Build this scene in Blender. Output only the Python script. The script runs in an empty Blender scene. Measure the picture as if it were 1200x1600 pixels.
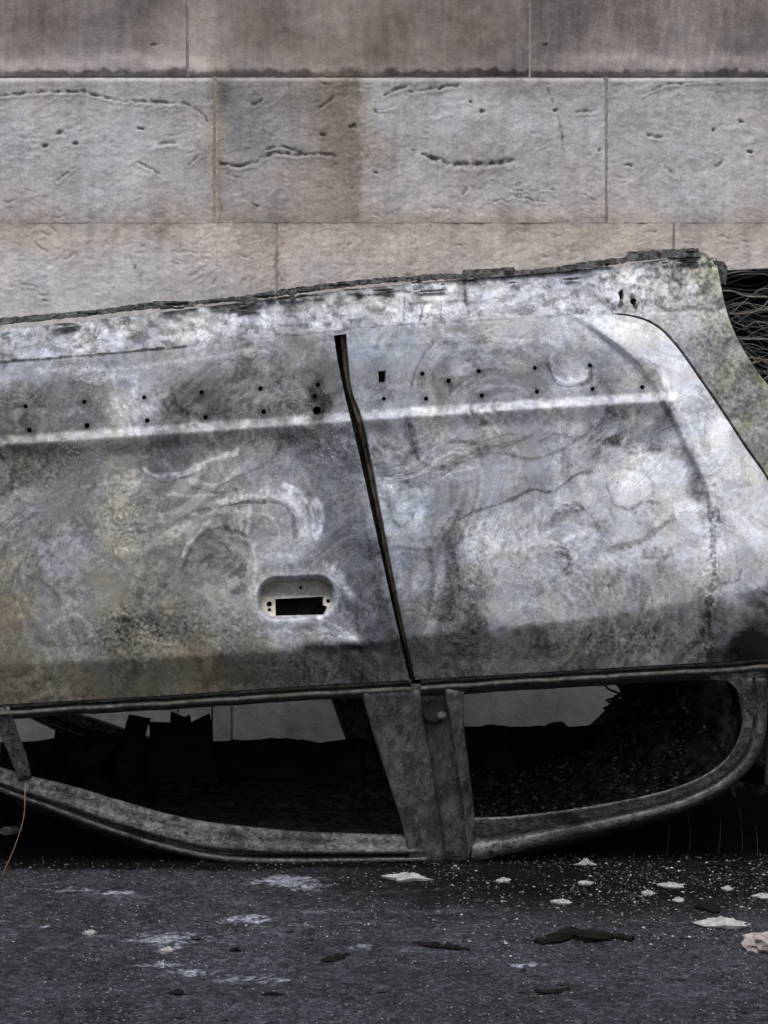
import bpy, bmesh, math, random, itertools
import numpy as np
from mathutils import Vector
from mathutils.geometry import delaunay_2d_cdt

# ------------------------------------------------------------------ camera, sky, sun, exposure
H, F, D = 0.7666, 3000.0, 4.0          # eye height (m), focal length in photo pixels, distance to the car side
PX, PY = 280.0, 800.0                  # principal point (the photograph is an off-centre crop)
CY = 4.82                              # centre plane of the car
WY = 6.10                              # face of the stone wall
scene = bpy.context.scene
cam_d = bpy.data.cameras.new('camera'); cam = bpy.data.objects.new('camera', cam_d)
scene.collection.objects.link(cam); scene.camera = cam
cam.location = (0, 0, H); cam.rotation_euler = (math.pi/2, 0, 0)
cam_d.sensor_fit = 'VERTICAL'; cam_d.sensor_height = 24; cam_d.sensor_width = 18
cam_d.lens = F/1600*24
cam_d.shift_x = (600-PX)/1600; cam_d.shift_y = (PY-800)/1600
cam_d.clip_start = 0.05; cam_d.clip_end = 2000

SUN_EL, SUN_AZ = math.radians(58), math.radians(205)     # azimuth clockwise from +Y: behind the camera, a little to the left
world = bpy.data.worlds.new('World'); scene.world = world; world.use_nodes = True
wn = world.node_tree; wn.nodes.clear()
sky = wn.nodes.new('ShaderNodeTexSky'); sky.sky_type = 'NISHITA'; sky.sun_disc = False
sky.sun_elevation = SUN_EL; sky.sun_rotation = SUN_AZ; sky.dust_density = 4; sky.air_density = 1.0
hsv = wn.nodes.new('ShaderNodeHueSaturation'); hsv.inputs['Saturation'].default_value = 0.42
bg = wn.nodes.new('ShaderNodeBackground'); bg.inputs['Strength'].default_value = 0.105
wo = wn.nodes.new('ShaderNodeOutputWorld')
wn.links.new(sky.outputs[0], hsv.inputs['Color']); wn.links.new(hsv.outputs[0], bg.inputs[0]); wn.links.new(bg.outputs[0], wo.inputs[0])
sun_d = bpy.data.lights.new('sun', 'SUN'); sun = bpy.data.objects.new('sun', sun_d); scene.collection.objects.link(sun)
sun_d.energy = 0.9; sun_d.angle = math.radians(35); sun_d.color = (1.0, 0.97, 0.93)
sd_ = Vector((math.sin(SUN_AZ)*math.cos(SUN_EL), math.cos(SUN_AZ)*math.cos(SUN_EL), math.sin(SUN_EL)))
sun.rotation_euler = sd_.to_track_quat('Z', 'Y').to_euler(); sun.location = sd_*20
scene.view_settings.view_transform = 'Standard'; scene.view_settings.look = 'None'
scene.view_settings.gamma = 1; scene.view_settings.use_curve_mapping = False
scene.view_settings.exposure = 0.88
scene.cycles.use_denoising = True; scene.cycles.denoising_input_passes = 'RGB_ALBEDO_NORMAL'; scene.cycles.denoising_prefilter = 'ACCURATE'; scene.cycles.max_bounces = 6; scene.cycles.diffuse_bounces = 4

# ------------------------------------------------------------------ numeric helpers
_rng = np.random.RandomState(7)
_perm = np.concatenate([_rng.permutation(4096)]*3)
_ga = _rng.rand(4096)*2*np.pi
_gx, _gy = np.cos(_ga), np.sin(_ga)
def perlin(x, y, seed=0):
    x = np.asarray(x, float)+seed*37.31; y = np.asarray(y, float)+seed*91.77
    xi = np.floor(x).astype(int); yi = np.floor(y).astype(int)
    xf, yf = x-xi, y-yi
    u = xf*xf*xf*(xf*(xf*6-15)+10); v = yf*yf*yf*(yf*(yf*6-15)+10)
    def g(ix, iy, dx, dy):
        h = _perm[(_perm[ix & 4095]+iy) & 4095]
        return _gx[h]*dx+_gy[h]*dy
    a = g(xi, yi, xf, yf); b = g(xi+1, yi, xf-1, yf); c = g(xi, yi+1, xf, yf-1); d = g(xi+1, yi+1, xf-1, yf-1)
    return ((a+(b-a)*u)*(1-v)+(c+(d-c)*u)*v)*1.5
def fbm(x, y, s=1.0, oct=4, seed=0, gain=.5):
    x = np.asarray(x, float)/s; y = np.asarray(y, float)/s
    t = 0; a = 1; n = 0
    for k in range(oct):
        t = t+a*perlin(x, y, seed+k*3); n += a; a *= gain; x = x*2.03; y = y*2.03
    return t/n*1.6
def sm(a, b, x):
    t = np.clip((x-a)/(b-a), 0, 1); return t*t*(3-2*t)
def lin(v): v = np.clip(np.asarray(v, float), 0, 255)/255; return np.where(v < .04045, v/12.92, ((v+.055)/1.055)**2.4)
def un(px, py, d):
    px, py, d = np.broadcast_arrays(np.asarray(px, float), np.asarray(py, float), np.asarray(d, float))
    return np.stack([(px-PX)/F*d, d, H-(py-PY)/F*d], -1)
def gnd(px, py, z=0.0):
    d = (H-z)*F/(py-PY); return Vector(un(px, py, d))
def resample(poly, step, closed=False):
    p = np.array(poly, float)
    if closed: p = np.vstack([p, p[:1]])
    out = []
    for a, b in zip(p[:-1], p[1:]):
        n = max(1, int(round(np.hypot(*(b-a))/step)))
        out.append(a+(b-a)*np.linspace(0, 1, n, endpoint=False)[:, None])
    r = np.vstack(out)
    return r if closed else np.vstack([r, p[-1:]])
def smooth_poly(pts, n=8):
    P = [np.array(p, float) for p in pts]; P = [2*P[0]-P[1]]+P+[2*P[-1]-P[-2]]
    out = []
    for i in range(1, len(P)-2):
        for t in np.linspace(0, 1, n, endpoint=False):
            a, b, c, d = P[i-1:i+3]
            out.append(.5*((2*b)+(c-a)*t+(2*a-5*b+4*c-d)*t*t+(3*b-a-3*c+d)*t**3))
    out.append(P[-2]); return [tuple(o) for o in out]
def even(poly, n):
    p = np.array(poly, float); s = np.r_[0, np.cumsum(np.sqrt(((p[1:]-p[:-1])**2).sum(1)))]
    t = np.linspace(0, s[-1], n); return np.stack([np.interp(t, s, p[:, k]) for k in range(p.shape[1])], -1)
def inside(poly, x, y):
    poly = np.array(poly, float); r = np.zeros(len(x), bool); j = len(poly)-1
    for i in range(len(poly)):
        xi, yi = poly[i]; xj, yj = poly[j]
        if yi != yj:
            c = ((yi > y) != (yj > y)) & (x < (xj-xi)*(y-yi)/(yj-yi)+xi); r ^= c
        j = i
    return r
def pdist(poly, x, y, closed=False):
    p = np.array(poly, float)
    if closed: p = np.vstack([p, p[:1]])
    best = np.full(np.shape(x), 1e9)
    for a, b in zip(p[:-1], p[1:]):
        d = b-a; t = np.clip(((x-a[0])*d[0]+(y-a[1])*d[1])/max(d@d, 1e-9), 0, 1)
        best = np.minimum(best, np.hypot(x-a[0]-t*d[0], y-a[1]-t*d[1]))
    return best

# ------------------------------------------------------------------ object helpers
COL = scene.collection
def add_mesh(name, verts, faces, mat, parent=None, smooth=True, attrs=None, fmat=None):
    me = bpy.data.meshes.new(name)
    verts = np.asarray(verts, np.float32)
    tot = np.array([len(f) for f in faces], np.int32); idx = np.fromiter(itertools.chain.from_iterable(faces), np.int32, int(tot.sum()))
    me.vertices.add(len(verts)); me.vertices.foreach_set('co', verts.ravel())
    me.loops.add(len(idx)); me.loops.foreach_set('vertex_index', idx)
    me.polygons.add(len(tot)); me.polygons.foreach_set('loop_start', np.r_[0, np.cumsum(tot)[:-1]].astype(np.int32))
    me.update(calc_edges=True)
    if isinstance(mat, (list, tuple)):
        for m in mat: me.materials.append(m)
    else: me.materials.append(mat)
    if fmat is not None: me.polygons.foreach_set('material_index', np.asarray(fmat, np.int32))
    me.polygons.foreach_set('use_smooth', np.full(len(me.polygons), smooth))
    for k, v in (attrs or {}).items():
        v = np.asarray(v, np.float32)
        if v.ndim == 1:
            a = me.attributes.new(k, 'FLOAT', 'POINT'); a.data.foreach_set('value', v)
        else:
            a = me.attributes.new(k, 'FLOAT_COLOR', 'POINT')
            a.data.foreach_set('color', np.c_[v, np.ones(len(v))].astype(np.float32).ravel())
    me.update()
    o = bpy.data.objects.new(name, me); COL.objects.link(o)
    if parent is not None: o.parent = parent
    return o
def thing(name, label, cat, loc=(0, 0, 0), group=None):
    o = bpy.data.objects.new(name, None); COL.objects.link(o); o.location = loc
    return tag(o, label, cat, group)
def tag(o, label=None, cat=None, group=None, kind=None):
    for k, v in (('label', label), ('category', cat), ('group', group), ('kind', kind)):
        if v: o[k] = v
    return o
class MB:
    def __init__(s): s.v = []; s.f = []
    def add(s, v, f):
        n = len(s.v); s.v += [tuple(p) for p in v]; s.f += [tuple(i+n for i in q) for q in f]
    def tube(s, pts, r, n=6, cap=True):
        pts = [Vector(p) for p in pts]; rr = r if hasattr(r, '__len__') else [r]*len(pts); V = []; Fc = []
        up = Vector((.31, .2, .93))
        for i, p in enumerate(pts):
            t = (pts[min(i+1, len(pts)-1)]-pts[max(i-1, 0)]).normalized()
            a = t.cross(up)
            if a.length < 1e-3: a = t.cross(Vector((1, 0, 0)))
            a.normalize(); b = t.cross(a)
            for k in range(n):
                q = 2*math.pi*k/n; V.append(p+a*(math.cos(q)*rr[i])+b*(math.sin(q)*rr[i]))
        for i in range(len(pts)-1):
            for k in range(n):
                Fc.append((i*n+k, i*n+(k+1) % n, (i+1)*n+(k+1) % n, (i+1)*n+k))
        if cap:
            Fc.append(tuple(range(n-1, -1, -1))); Fc.append(tuple((len(pts)-1)*n+k for k in range(n)))
        s.add(V, Fc)
    def box(s, c, half, rot=None, jit=0, rnd=None):
        V = []
        for sx in (-1, 1):
            for sy in (-1, 1):
                for sz in (-1, 1):
                    p = Vector((sx*half[0], sy*half[1], sz*half[2]))
                    if jit: p += Vector([rnd.uniform(-jit, jit) for _ in range(3)])
                    if rot is not None: p = rot @ p
                    V.append(Vector(c)+p)
        s.add(V, [(0, 1, 3, 2), (4, 6, 7, 5), (0, 4, 5, 1), (2, 3, 7, 6), (0, 2, 6, 4), (1, 5, 7, 3)])
    def build(s, name, mat, parent=None, smooth=False): return add_mesh(name, s.v, s.f, mat, parent, smooth)
def panel(name, outline, holes, depth, mat, parent=None, step=3.4, skirt=.012, attrf=None, extra=None, jag=0, dense=None, base=D):
    """A sheet cut to an outline (photo pixels) with real holes, placed at base+depth(px,py), with returned edges."""
    ol = resample(outline, step, True)
    if jag:
        s_ = np.arange(len(ol)); ol = ol+np.stack([fbm(ol[:, 0], ol[:, 1], 9, 3, 5), fbm(ol[:, 0], ol[:, 1], 7, 3, 9)], -1)*jag
    hs = [resample(h, min(step, 2.2), True) for h in holes]
    x0, y0 = ol.min(0); x1, y1 = ol.max(0)
    gx, gy = np.meshgrid(np.arange(x0, x1, step), np.arange(y0, y1, step*.92))
    gx = gx+(np.arange(gx.shape[0]) % 2)[:, None]*step*.5
    P = np.stack([gx.ravel(), gy.ravel()], -1)
    r = np.random.RandomState(3); P += r.uniform(-.18, .18, P.shape)*step
    if dense is not None:
        a, b, c, d, st = dense
        ex, ey = np.meshgrid(np.arange(a, c, st), np.arange(b, d, st)); E = np.stack([ex.ravel(), ey.ravel()], -1)
        P = np.vstack([P[~((P[:, 0] > a) & (P[:, 0] < c) & (P[:, 1] > b) & (P[:, 1] < d))], E+r.uniform(-.1, .1, E.shape)])
    k = inside(ol, P[:, 0], P[:, 1]) & (pdist(ol, P[:, 0], P[:, 1], True) > step*.55)
    for h in hs:
        c = h.mean(0); rad = np.abs(h-c).max(0)+4
        near = (np.abs(P-c) < rad).all(1); idx = np.where(near & k)[0]
        if len(idx):
            q = P[idx]; bad = inside(h, q[:, 0], q[:, 1]) | (pdist(h, q[:, 0], q[:, 1], True) < 1.0); k[idx[bad]] = False
    P = P[k]
    pts = [ol]+hs+[P]; edges = []; n = 0
    for loop in [ol]+hs:
        m = len(loop); edges += [(n+i, n+(i+1) % m) for i in range(m)]; n += m
    A = np.vstack(pts)
    res = delaunay_2d_cdt([Vector(p) for p in A], edges, [], 0, 1e-4)
    V = np.array([tuple(v) for v in res[0]]); T = np.array([f for f in res[2]])
    c = V[T].mean(1)
    keep = inside(ol, c[:, 0], c[:, 1])
    for h in hs:
        m, rad = h.mean(0), np.abs(h-h.mean(0)).max(0)+2
        near = np.where((np.abs(c-m) < rad).all(1))[0]
        keep[near[inside(h, c[near, 0], c[near, 1])]] = False
    T = T[keep]
    # orientation: front faces -Y
    a, b, cc = V[T[:, 0]], V[T[:, 1]], V[T[:, 2]]
    cr = (b[:, 0]-a[:, 0])*(cc[:, 1]-a[:, 1])-(b[:, 1]-a[:, 1])*(cc[:, 0]-a[:, 0])
    T[cr > 0] = T[cr > 0][:, ::-1]
    dp = base+depth(V[:, 0], V[:, 1]); W = un(V[:, 0], V[:, 1], dp)
    ee = np.vstack([T[:, [0, 1]], T[:, [1, 2]], T[:, [2, 0]]]); key = np.sort(ee, 1); key = key[:, 0].astype(np.int64)*10000000+key[:, 1]
    _, first, cnt = np.unique(key, return_index=True, return_counts=True); E = [tuple(q) for q in ee[first[cnt == 1]].tolist()]
    faces = T.tolist(); bv = {}; VV = [W]; src = list(range(len(V))); nn = len(V)
    addv = []
    for (i, j) in E:
        for q in (i, j):
            if q not in bv:
                bv[q] = (nn, nn+1); nn += 2
                addv.append(W[q]); addv.append(W[q]+np.array([0, skirt, 0])); src += [q, q]
        faces.append((bv[j][0], bv[i][0], bv[i][1], bv[j][1]))
    VV = np.vstack([W, np.array(addv)]) if addv else W
    at = None
    if attrf:
        at = attrf(V[:, 0], V[:, 1]); at = {k_: v_[np.array(src)] for k_, v_ in at.items()}
    return add_mesh(name, VV, faces, mat, parent, True, at)
def loft(name, rows, mat, parent=None, closed=False, smooth=True, thick=0):
    """rows: list of equal-length 3D polylines"""
    R = np.array(rows, float); m, n = R.shape[:2]; f = []
    for i in range(m if closed else m-1):
        for j in range(n-1):
            a, b = i*n+j, ((i+1) % m)*n+j; f.append((a, a+1, b+1, b))
    o = add_mesh(name, R.reshape(-1, 3), f, mat, parent, smooth)
    if thick:
        md = o.modifiers.new('thickness', 'SOLIDIFY'); md.thickness = thick; md.offset = 0
    return o
def band(name, outer, inner, prof, mat, parent, n=90, depth=None, thick=.003):
    """a pressed rail between two outlines; prof = [(t across, depth offset)]"""
    o, i = even(outer, n), even(inner, n); rows = []
    for t, dz in prof:
        q = o+(i-o)*t; rows.append(un(q[:, 0], q[:, 1], D+depth(q[:, 0], q[:, 1])+dz))
    return loft(name, rows, mat, parent, thick=thick)

# ------------------------------------------------------------------ materials
def new_mat(name, rough=.8, metal=0.0, spec=.3):
    m = bpy.data.materials.new(name); m.use_nodes = True; nt = m.node_tree
    b = nt.nodes['Principled BSDF']; b.inputs['Roughness'].default_value = rough
    b.inputs['Metallic'].default_value = metal; b.inputs['Specular IOR Level'].default_value = spec
    return m, nt, b
def N(nt, t, **kw):
    n = nt.nodes.new(t)
    for k, v in kw.items():
        if k in n.inputs: n.inputs[k].default_value = v
        else: setattr(n, k, v)
    return n
def coords(nt): return N(nt, 'ShaderNodeTexCoord').outputs['Object']
def noise(nt, vec, scale, detail=4, rough=.55, dist=0.0):
    n = N(nt, 'ShaderNodeTexNoise'); n.inputs['Scale'].default_value = scale; n.inputs['Detail'].default_value = detail
    n.inputs['Roughness'].default_value = rough; n.inputs['Distortion'].default_value = dist
    nt.links.new(vec, n.inputs['Vector']); return n.outputs['Fac']
def mth(nt, op, a, b=None, clamp=False):
    n = N(nt, 'ShaderNodeMath', operation=op); n.use_clamp = clamp
    for i, v in enumerate((a, b)):
        if v is None: continue
        if isinstance(v, (int, float)): n.inputs[i].default_value = v
        else: nt.links.new(v, n.inputs[i])
    return n.outputs[0]
def mrange(nt, v, a, b, c, d):
    n = N(nt, 'ShaderNodeMapRange'); nt.links.new(v, n.inputs['Value'])
    for k, q in (('From Min', a), ('From Max', b), ('To Min', c), ('To Max', d)): n.inputs[k].default_value = q
    return n.outputs['Result']
def mixc(nt, fac, a, b, mode='MIX'):
    n = N(nt, 'ShaderNodeMix', data_type='RGBA', blend_type=mode)
    if isinstance(fac, (int, float)): n.inputs['Factor'].default_value = fac
    else: nt.links.new(fac, n.inputs['Factor'])
    for i, v in ((6, a), (7, b)):
        if isinstance(v, tuple): n.inputs[i].default_value = (*v, 1) if len(v) == 3 else v
        else: nt.links.new(v, n.inputs[i])
    return n.outputs[2]
def ramp(nt, fac, stops):
    n = N(nt, 'ShaderNodeValToRGB'); e = n.color_ramp.elements
    while len(e) < len(stops): e.new(.5)
    for q, (p, c) in zip(e, stops): q.position = p; q.color = (*c, 1)
    nt.links.new(fac, n.inputs[0]); return n.outputs[0]
def bump(nt, b, h, strength=.4, dist=.004):
    n = N(nt, 'ShaderNodeBump'); n.inputs['Strength'].default_value = strength; n.inputs['Distance'].default_value = dist
    nt.links.new(h, n.inputs['Height']); nt.links.new(n.outputs[0], b.inputs['Normal'])

def mat_paint_burnt():                                   # side panels: base colour and painted shading in an attribute, grain on top
    m, nt, b = new_mat('burnt_steel_panel', .72, 0.15, .35)
    v = coords(nt); a = N(nt, 'ShaderNodeAttribute', attribute_name='burn_and_shading').outputs['Color']
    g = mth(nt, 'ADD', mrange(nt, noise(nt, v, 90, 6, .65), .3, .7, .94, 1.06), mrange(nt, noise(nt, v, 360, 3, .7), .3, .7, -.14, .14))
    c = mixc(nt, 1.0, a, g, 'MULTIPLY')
    sp = mrange(nt, noise(nt, v, 190, 5, .75, .6), .60, .64, 0, .8)          # pits and flecks of soot
    fl = noise(nt, v, 62, 9, .74, 1.2)
    c = mixc(nt, 1.0, c, mth(nt, 'ADD', mrange(nt, fl, .575, .59, 1.0, 1.13), mrange(nt, fl, .41, .425, -.14, 0)), 'MULTIPLY')
    big = mrange(nt, noise(nt, v, 7, 3, .6), .42, .62, .1, 1)
    c = mixc(nt, mth(nt, 'MULTIPLY', sp, big), c, (.018, .019, .022))
    lf = mrange(nt, noise(nt, v, 230, 4, .75, .3), .60, .65, 0, .6)           # flecks of pale ash
    big2 = mrange(nt, noise(nt, v, 5, 3, .6, .5), .45, .65, 0, 1)
    c = mixc(nt, mth(nt, 'MULTIPLY', lf, big2), c, (.60, .60, .62))
    nt.links.new(c, b.inputs['Base Color'])
    nt.links.new(mrange(nt, noise(nt, v, 40, 5, .6), .3, .7, .55, .92), b.inputs['Roughness'])
    bump(nt, b, mth(nt, 'ADD', noise(nt, v, 160, 6, .7), mth(nt, 'MULTIPLY', noise(nt, v, 28, 4, .5), .8)), .2, .004)
    return m
def mat_metal(name, dark, light, rust=(.09, .055, .035), scale=22, rustamt=.35, rough=.75, metal=.2, lo=.36, hi=.68, speck=.6, stretch=None, bs=.5, patch=0.0):
    m, nt, b = new_mat(name, rough, metal, .35 if metal > .15 else .1); v = coords(nt)
    if stretch:
        mp = N(nt, 'ShaderNodeMapping'); mp.inputs['Scale'].default_value = stretch; nt.links.new(v, mp.inputs['Vector']); v0, v = v, mp.outputs[0]
    f = noise(nt, v, scale, 8, .72, .8)
    if stretch: v = v0
    c = mixc(nt, mrange(nt, f, lo, hi, 0, 1), dark, light)
    c = mixc(nt, mrange(nt, noise(nt, v, 9, 6, .66, .6), .50, .62, 0, patch), c, tuple(x*.7 for x in dark))
    c = mixc(nt, mrange(nt, noise(nt, v, 16, 6, .7, .6), .56, .66, 0, patch*.7), c, tuple(min(.6, x*1.5) for x in light))
    c = mixc(nt, mrange(nt, noise(nt, v, scale*.45, 5, .6, .5), .52, .68, 0, rustamt), c, rust)
    c = mixc(nt, mrange(nt, noise(nt, v, 190, 4, .7), .60, .68, 0, speck), c, tuple(x*.3 for x in dark))
    c = mixc(nt, mrange(nt, noise(nt, v, 230, 3, .7), .64, .70, 0, speck*.7), c, tuple(min(.7, x*1.9) for x in light))
    nt.links.new(c, b.inputs['Base Color'])
    bump(nt, b, mth(nt, 'ADD', noise(nt, v, 150, 6, .7), noise(nt, v, 30, 4, .5)), bs, .004)
    return m
def mat_attr(name, attr, rough=.9, gs=120, ga=.22, bs=.5, bd=.004, spec=.2, bscale=150, fleck=None):
    m, nt, b = new_mat(name, rough, 0, spec); v = coords(nt)
    a = N(nt, 'ShaderNodeAttribute', attribute_name=attr).outputs['Color']
    g = mth(nt, 'ADD', mrange(nt, noise(nt, v, gs, 7, .7), .3, .7, 1-ga, 1+ga), mrange(nt, noise(nt, v, gs*.16, 5, .6), .3, .7, -ga*.5, ga*.5))
    c = mixc(nt, 1.0, a, g, 'MULTIPLY')
    if fleck:
        vo = N(nt, 'ShaderNodeTexVoronoi'); vo.inputs['Scale'].default_value = 150; nt.links.new(v, vo.inputs['Vector'])
        sx = N(nt, 'ShaderNodeSeparateColor'); nt.links.new(vo.outputs['Color'], sx.inputs[0])
        c = mixc(nt, 1.0, c, mrange(nt, mth(nt, 'POWER', sx.outputs[0], 2.0), 0, 1, .62, 1.75), 'MULTIPLY')
        c = mixc(nt, mrange(nt, noise(nt, v, 300, 4, .75), .57, .62, 0, .85), c, (.008, .008, .009))
        c = mixc(nt, mth(nt, 'MULTIPLY', mrange(nt, noise(nt, v, 360, 3, .75, .2), .60, .65, 0, .9), mrange(nt, noise(nt, v, 6, 4, .6), .38, .6, .25, 1)), c, mixc(nt, 1.0, a, fleck, 'MULTIPLY'))
    nt.links.new(c, b.inputs['Base Color'])
    bump(nt, b, mth(nt, 'ADD', noise(nt, v, bscale, 7, .72), noise(nt, v, bscale*.2, 4, .6)), bs, bd)
    return m
M_PANEL = mat_paint_burnt()
M_SOOT = mat_metal('black_soot_steel', (.006, .006, .007), (.030, .031, .034), (.03, .02, .014), 14, .5, .85, .1)
M_FLANGE = mat_metal('flaking_flange_steel', (.012, .0125, .013), (.16, .162, .166), (.06, .052, .036), 75, .4, .85, .1, .42, .70, .8, None, .15)
M_FRAME = mat_metal('scorched_frame_steel', (.016, .0165, .018), (.23, .233, .243), (.045, .034, .024), 105, .45, .6, .3, .38, .66, 1.0, (.7, 1, 1), .5, .75)
M_FRAMED = mat_metal('dark_frame_steel', (.018, .018, .020), (.085, .085, .09), (.07, .045, .03), 24, .5, .65, .3)
M_PILLAR = mat_metal('pillar_steel', (.028, .029, .031), (.19, .19, .197), (.075, .06, .045), 70, .5, .75, .2, .36, .68, 1.0, (1, 1, .3), .5, .6)
M_RUST = mat_metal('rusty_gap_steel', (.006, .0055, .005), (.045, .038, .031), (.04, .025, .015), 30, .7, .8, .1)
M_GAP = mat_metal('rusty_pillar_lip', (.010, .009, .008), (.11, .098, .083), (.09, .06, .035), 34, .6, .8, .1, .38, .66, .8)
M_CLOTH = mat_metal('scorched_cloth', (.012, .012, .013), (.17, .172, .18), (.07, .05, .035), 26, .4, .95, 0, .40, .70, .9)
M_LIP = mat_metal('belt_lip_steel', (.022, .022, .021), (.13, .13, .12), (.07, .052, .03), 35, .5, .6, .3)
M_CHAR = mat_metal('charred_matter', (.004, .004, .004), (.040, .038, .036), (.03, .02, .012), 40, .3, .95, 0, .3, .8, .5)
M_BED = mat_metal('grey_brown_cinders', (.010, .010, .010), (.13, .122, .115), (.07, .05, .032), 34, .4, .95, 0, .42, .72, .9)
M_COAL = mat_metal('black_char', (.002, .002, .002), (.012, .0115, .011), (.012, .009, .006), 60, .3, .9, 0, .3, .8, .4)
M_WIRE = mat_metal('burnt_wire', (.05, .045, .04), (.30, .28, .25), (.16, .09, .05), 60, .5, .7, .3)
M_ASHC = mat_metal('white_ash_flake', (.09, .088, .086), (.36, .357, .355), (.18, .145, .115), 75, .35, .95, 0, .25, .6, .3)
M_STONE = mat_attr('limestone', 'stone', .92, 130, .15, .6, .004, .2, 190)
M_CORE = mat_metal('lime_mortar', (.15, .14, .128), (.30, .283, .26), (.21, .175, .14), 20, .3, .95, 0)
M_ROAD = mat_attr('asphalt', 'road', .88, 330, .75, 1.0, .004, .08, 420, (3.6, 3.6, 3.6))
M_GRIT = mat_attr('grit', 'road', .85, 200, .2, .3, .002)

# ------------------------------------------------------------------ road
def axis(a, b, d0, d1, step, k=1.25):
    c = list(np.arange(d0, d1, step)); s = step; x = d1
    while x < b: c.append(x); s *= k; x += s
    c.append(b); s = step; x = d0-step; L = []
    while x > a: L.append(x); s *= k; x -= s
    return np.array([a]+L[::-1]+c)
def ground_px(X, Y): return PX+X*F/Y, PY+H*F/Y
def road_colour(X, Y):
    px, py = ground_px(X, np.maximum(Y, .5))
    big = fbm(X, Y, .55, 4, 11); mid = fbm(X, Y, .12, 4, 21); fine = fbm(X, Y, .03, 3, 31)
    L = 56+9*big+9*mid+10*fine+9*fbm(X, Y, .011, 2, 52)
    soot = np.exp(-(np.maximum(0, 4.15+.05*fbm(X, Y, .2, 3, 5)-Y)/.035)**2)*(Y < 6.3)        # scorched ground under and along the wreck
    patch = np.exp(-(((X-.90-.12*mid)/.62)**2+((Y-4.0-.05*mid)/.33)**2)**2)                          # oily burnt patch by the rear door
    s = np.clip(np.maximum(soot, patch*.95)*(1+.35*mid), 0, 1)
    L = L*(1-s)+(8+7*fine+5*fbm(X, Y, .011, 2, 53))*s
    wash = sm(.15, .75, fbm(X, Y*2.2, .22, 4, 41)+.25*fine)*np.exp(-((Y-3.65)/.38)**2)*(X < .55)
    L = L+26*wash
    for (qx, qy, w, h) in ((270, 1467, 75, 9), (262, 1485, 26, 6), (385, 1437, 40, 7), (92, 1390, 48, 6), (450, 1380, 55, 12), (142, 1459, 20, 7), (180, 1395, 30, 5),
                           (300, 1520, 40, 5), (560, 1478, 26, 5), (385, 1530, 60, 7), (60, 1450, 30, 4), (240, 1505, 36, 5), (830, 1508, 30, 4)):
        e = ((px-qx)/w)**2+((py-qy)/h)**2
        L = L+72*sm(.35, .85, np.exp(-e*.8)*(.8+1.1*mid+1.3*fine+.9*fbm(X, Y, .012, 2, 51)))
    c = lin(np.clip(L, 3, 200))
    return np.stack([c*.91, c*.99, c*1.16], -1)
xs = axis(-300, 300, -1.1, 1.6, .0075); ys = axis(-200, 400, 2.75, 4.4, .0075)
GX, GY = np.meshgrid(xs, ys)
GZ = (.0022*fbm(GX, GY, .018, 3, 2)+.003*fbm(GX, GY, .2, 3, 3))*((np.abs(GX) < 4) & (GY < 8) & (GY > 0))
nx = len(xs); ii = np.arange(len(ys)-1)[:, None]*nx+np.arange(nx-1)[None, :]
gf = np.stack([ii, ii+1, ii+1+nx, ii+nx], -1).reshape(-1, 4)
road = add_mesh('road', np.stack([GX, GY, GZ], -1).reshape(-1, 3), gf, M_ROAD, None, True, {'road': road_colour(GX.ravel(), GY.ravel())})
tag(road, 'dark grey scorched asphalt road littered with ash and grit', kind='structure')

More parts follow.
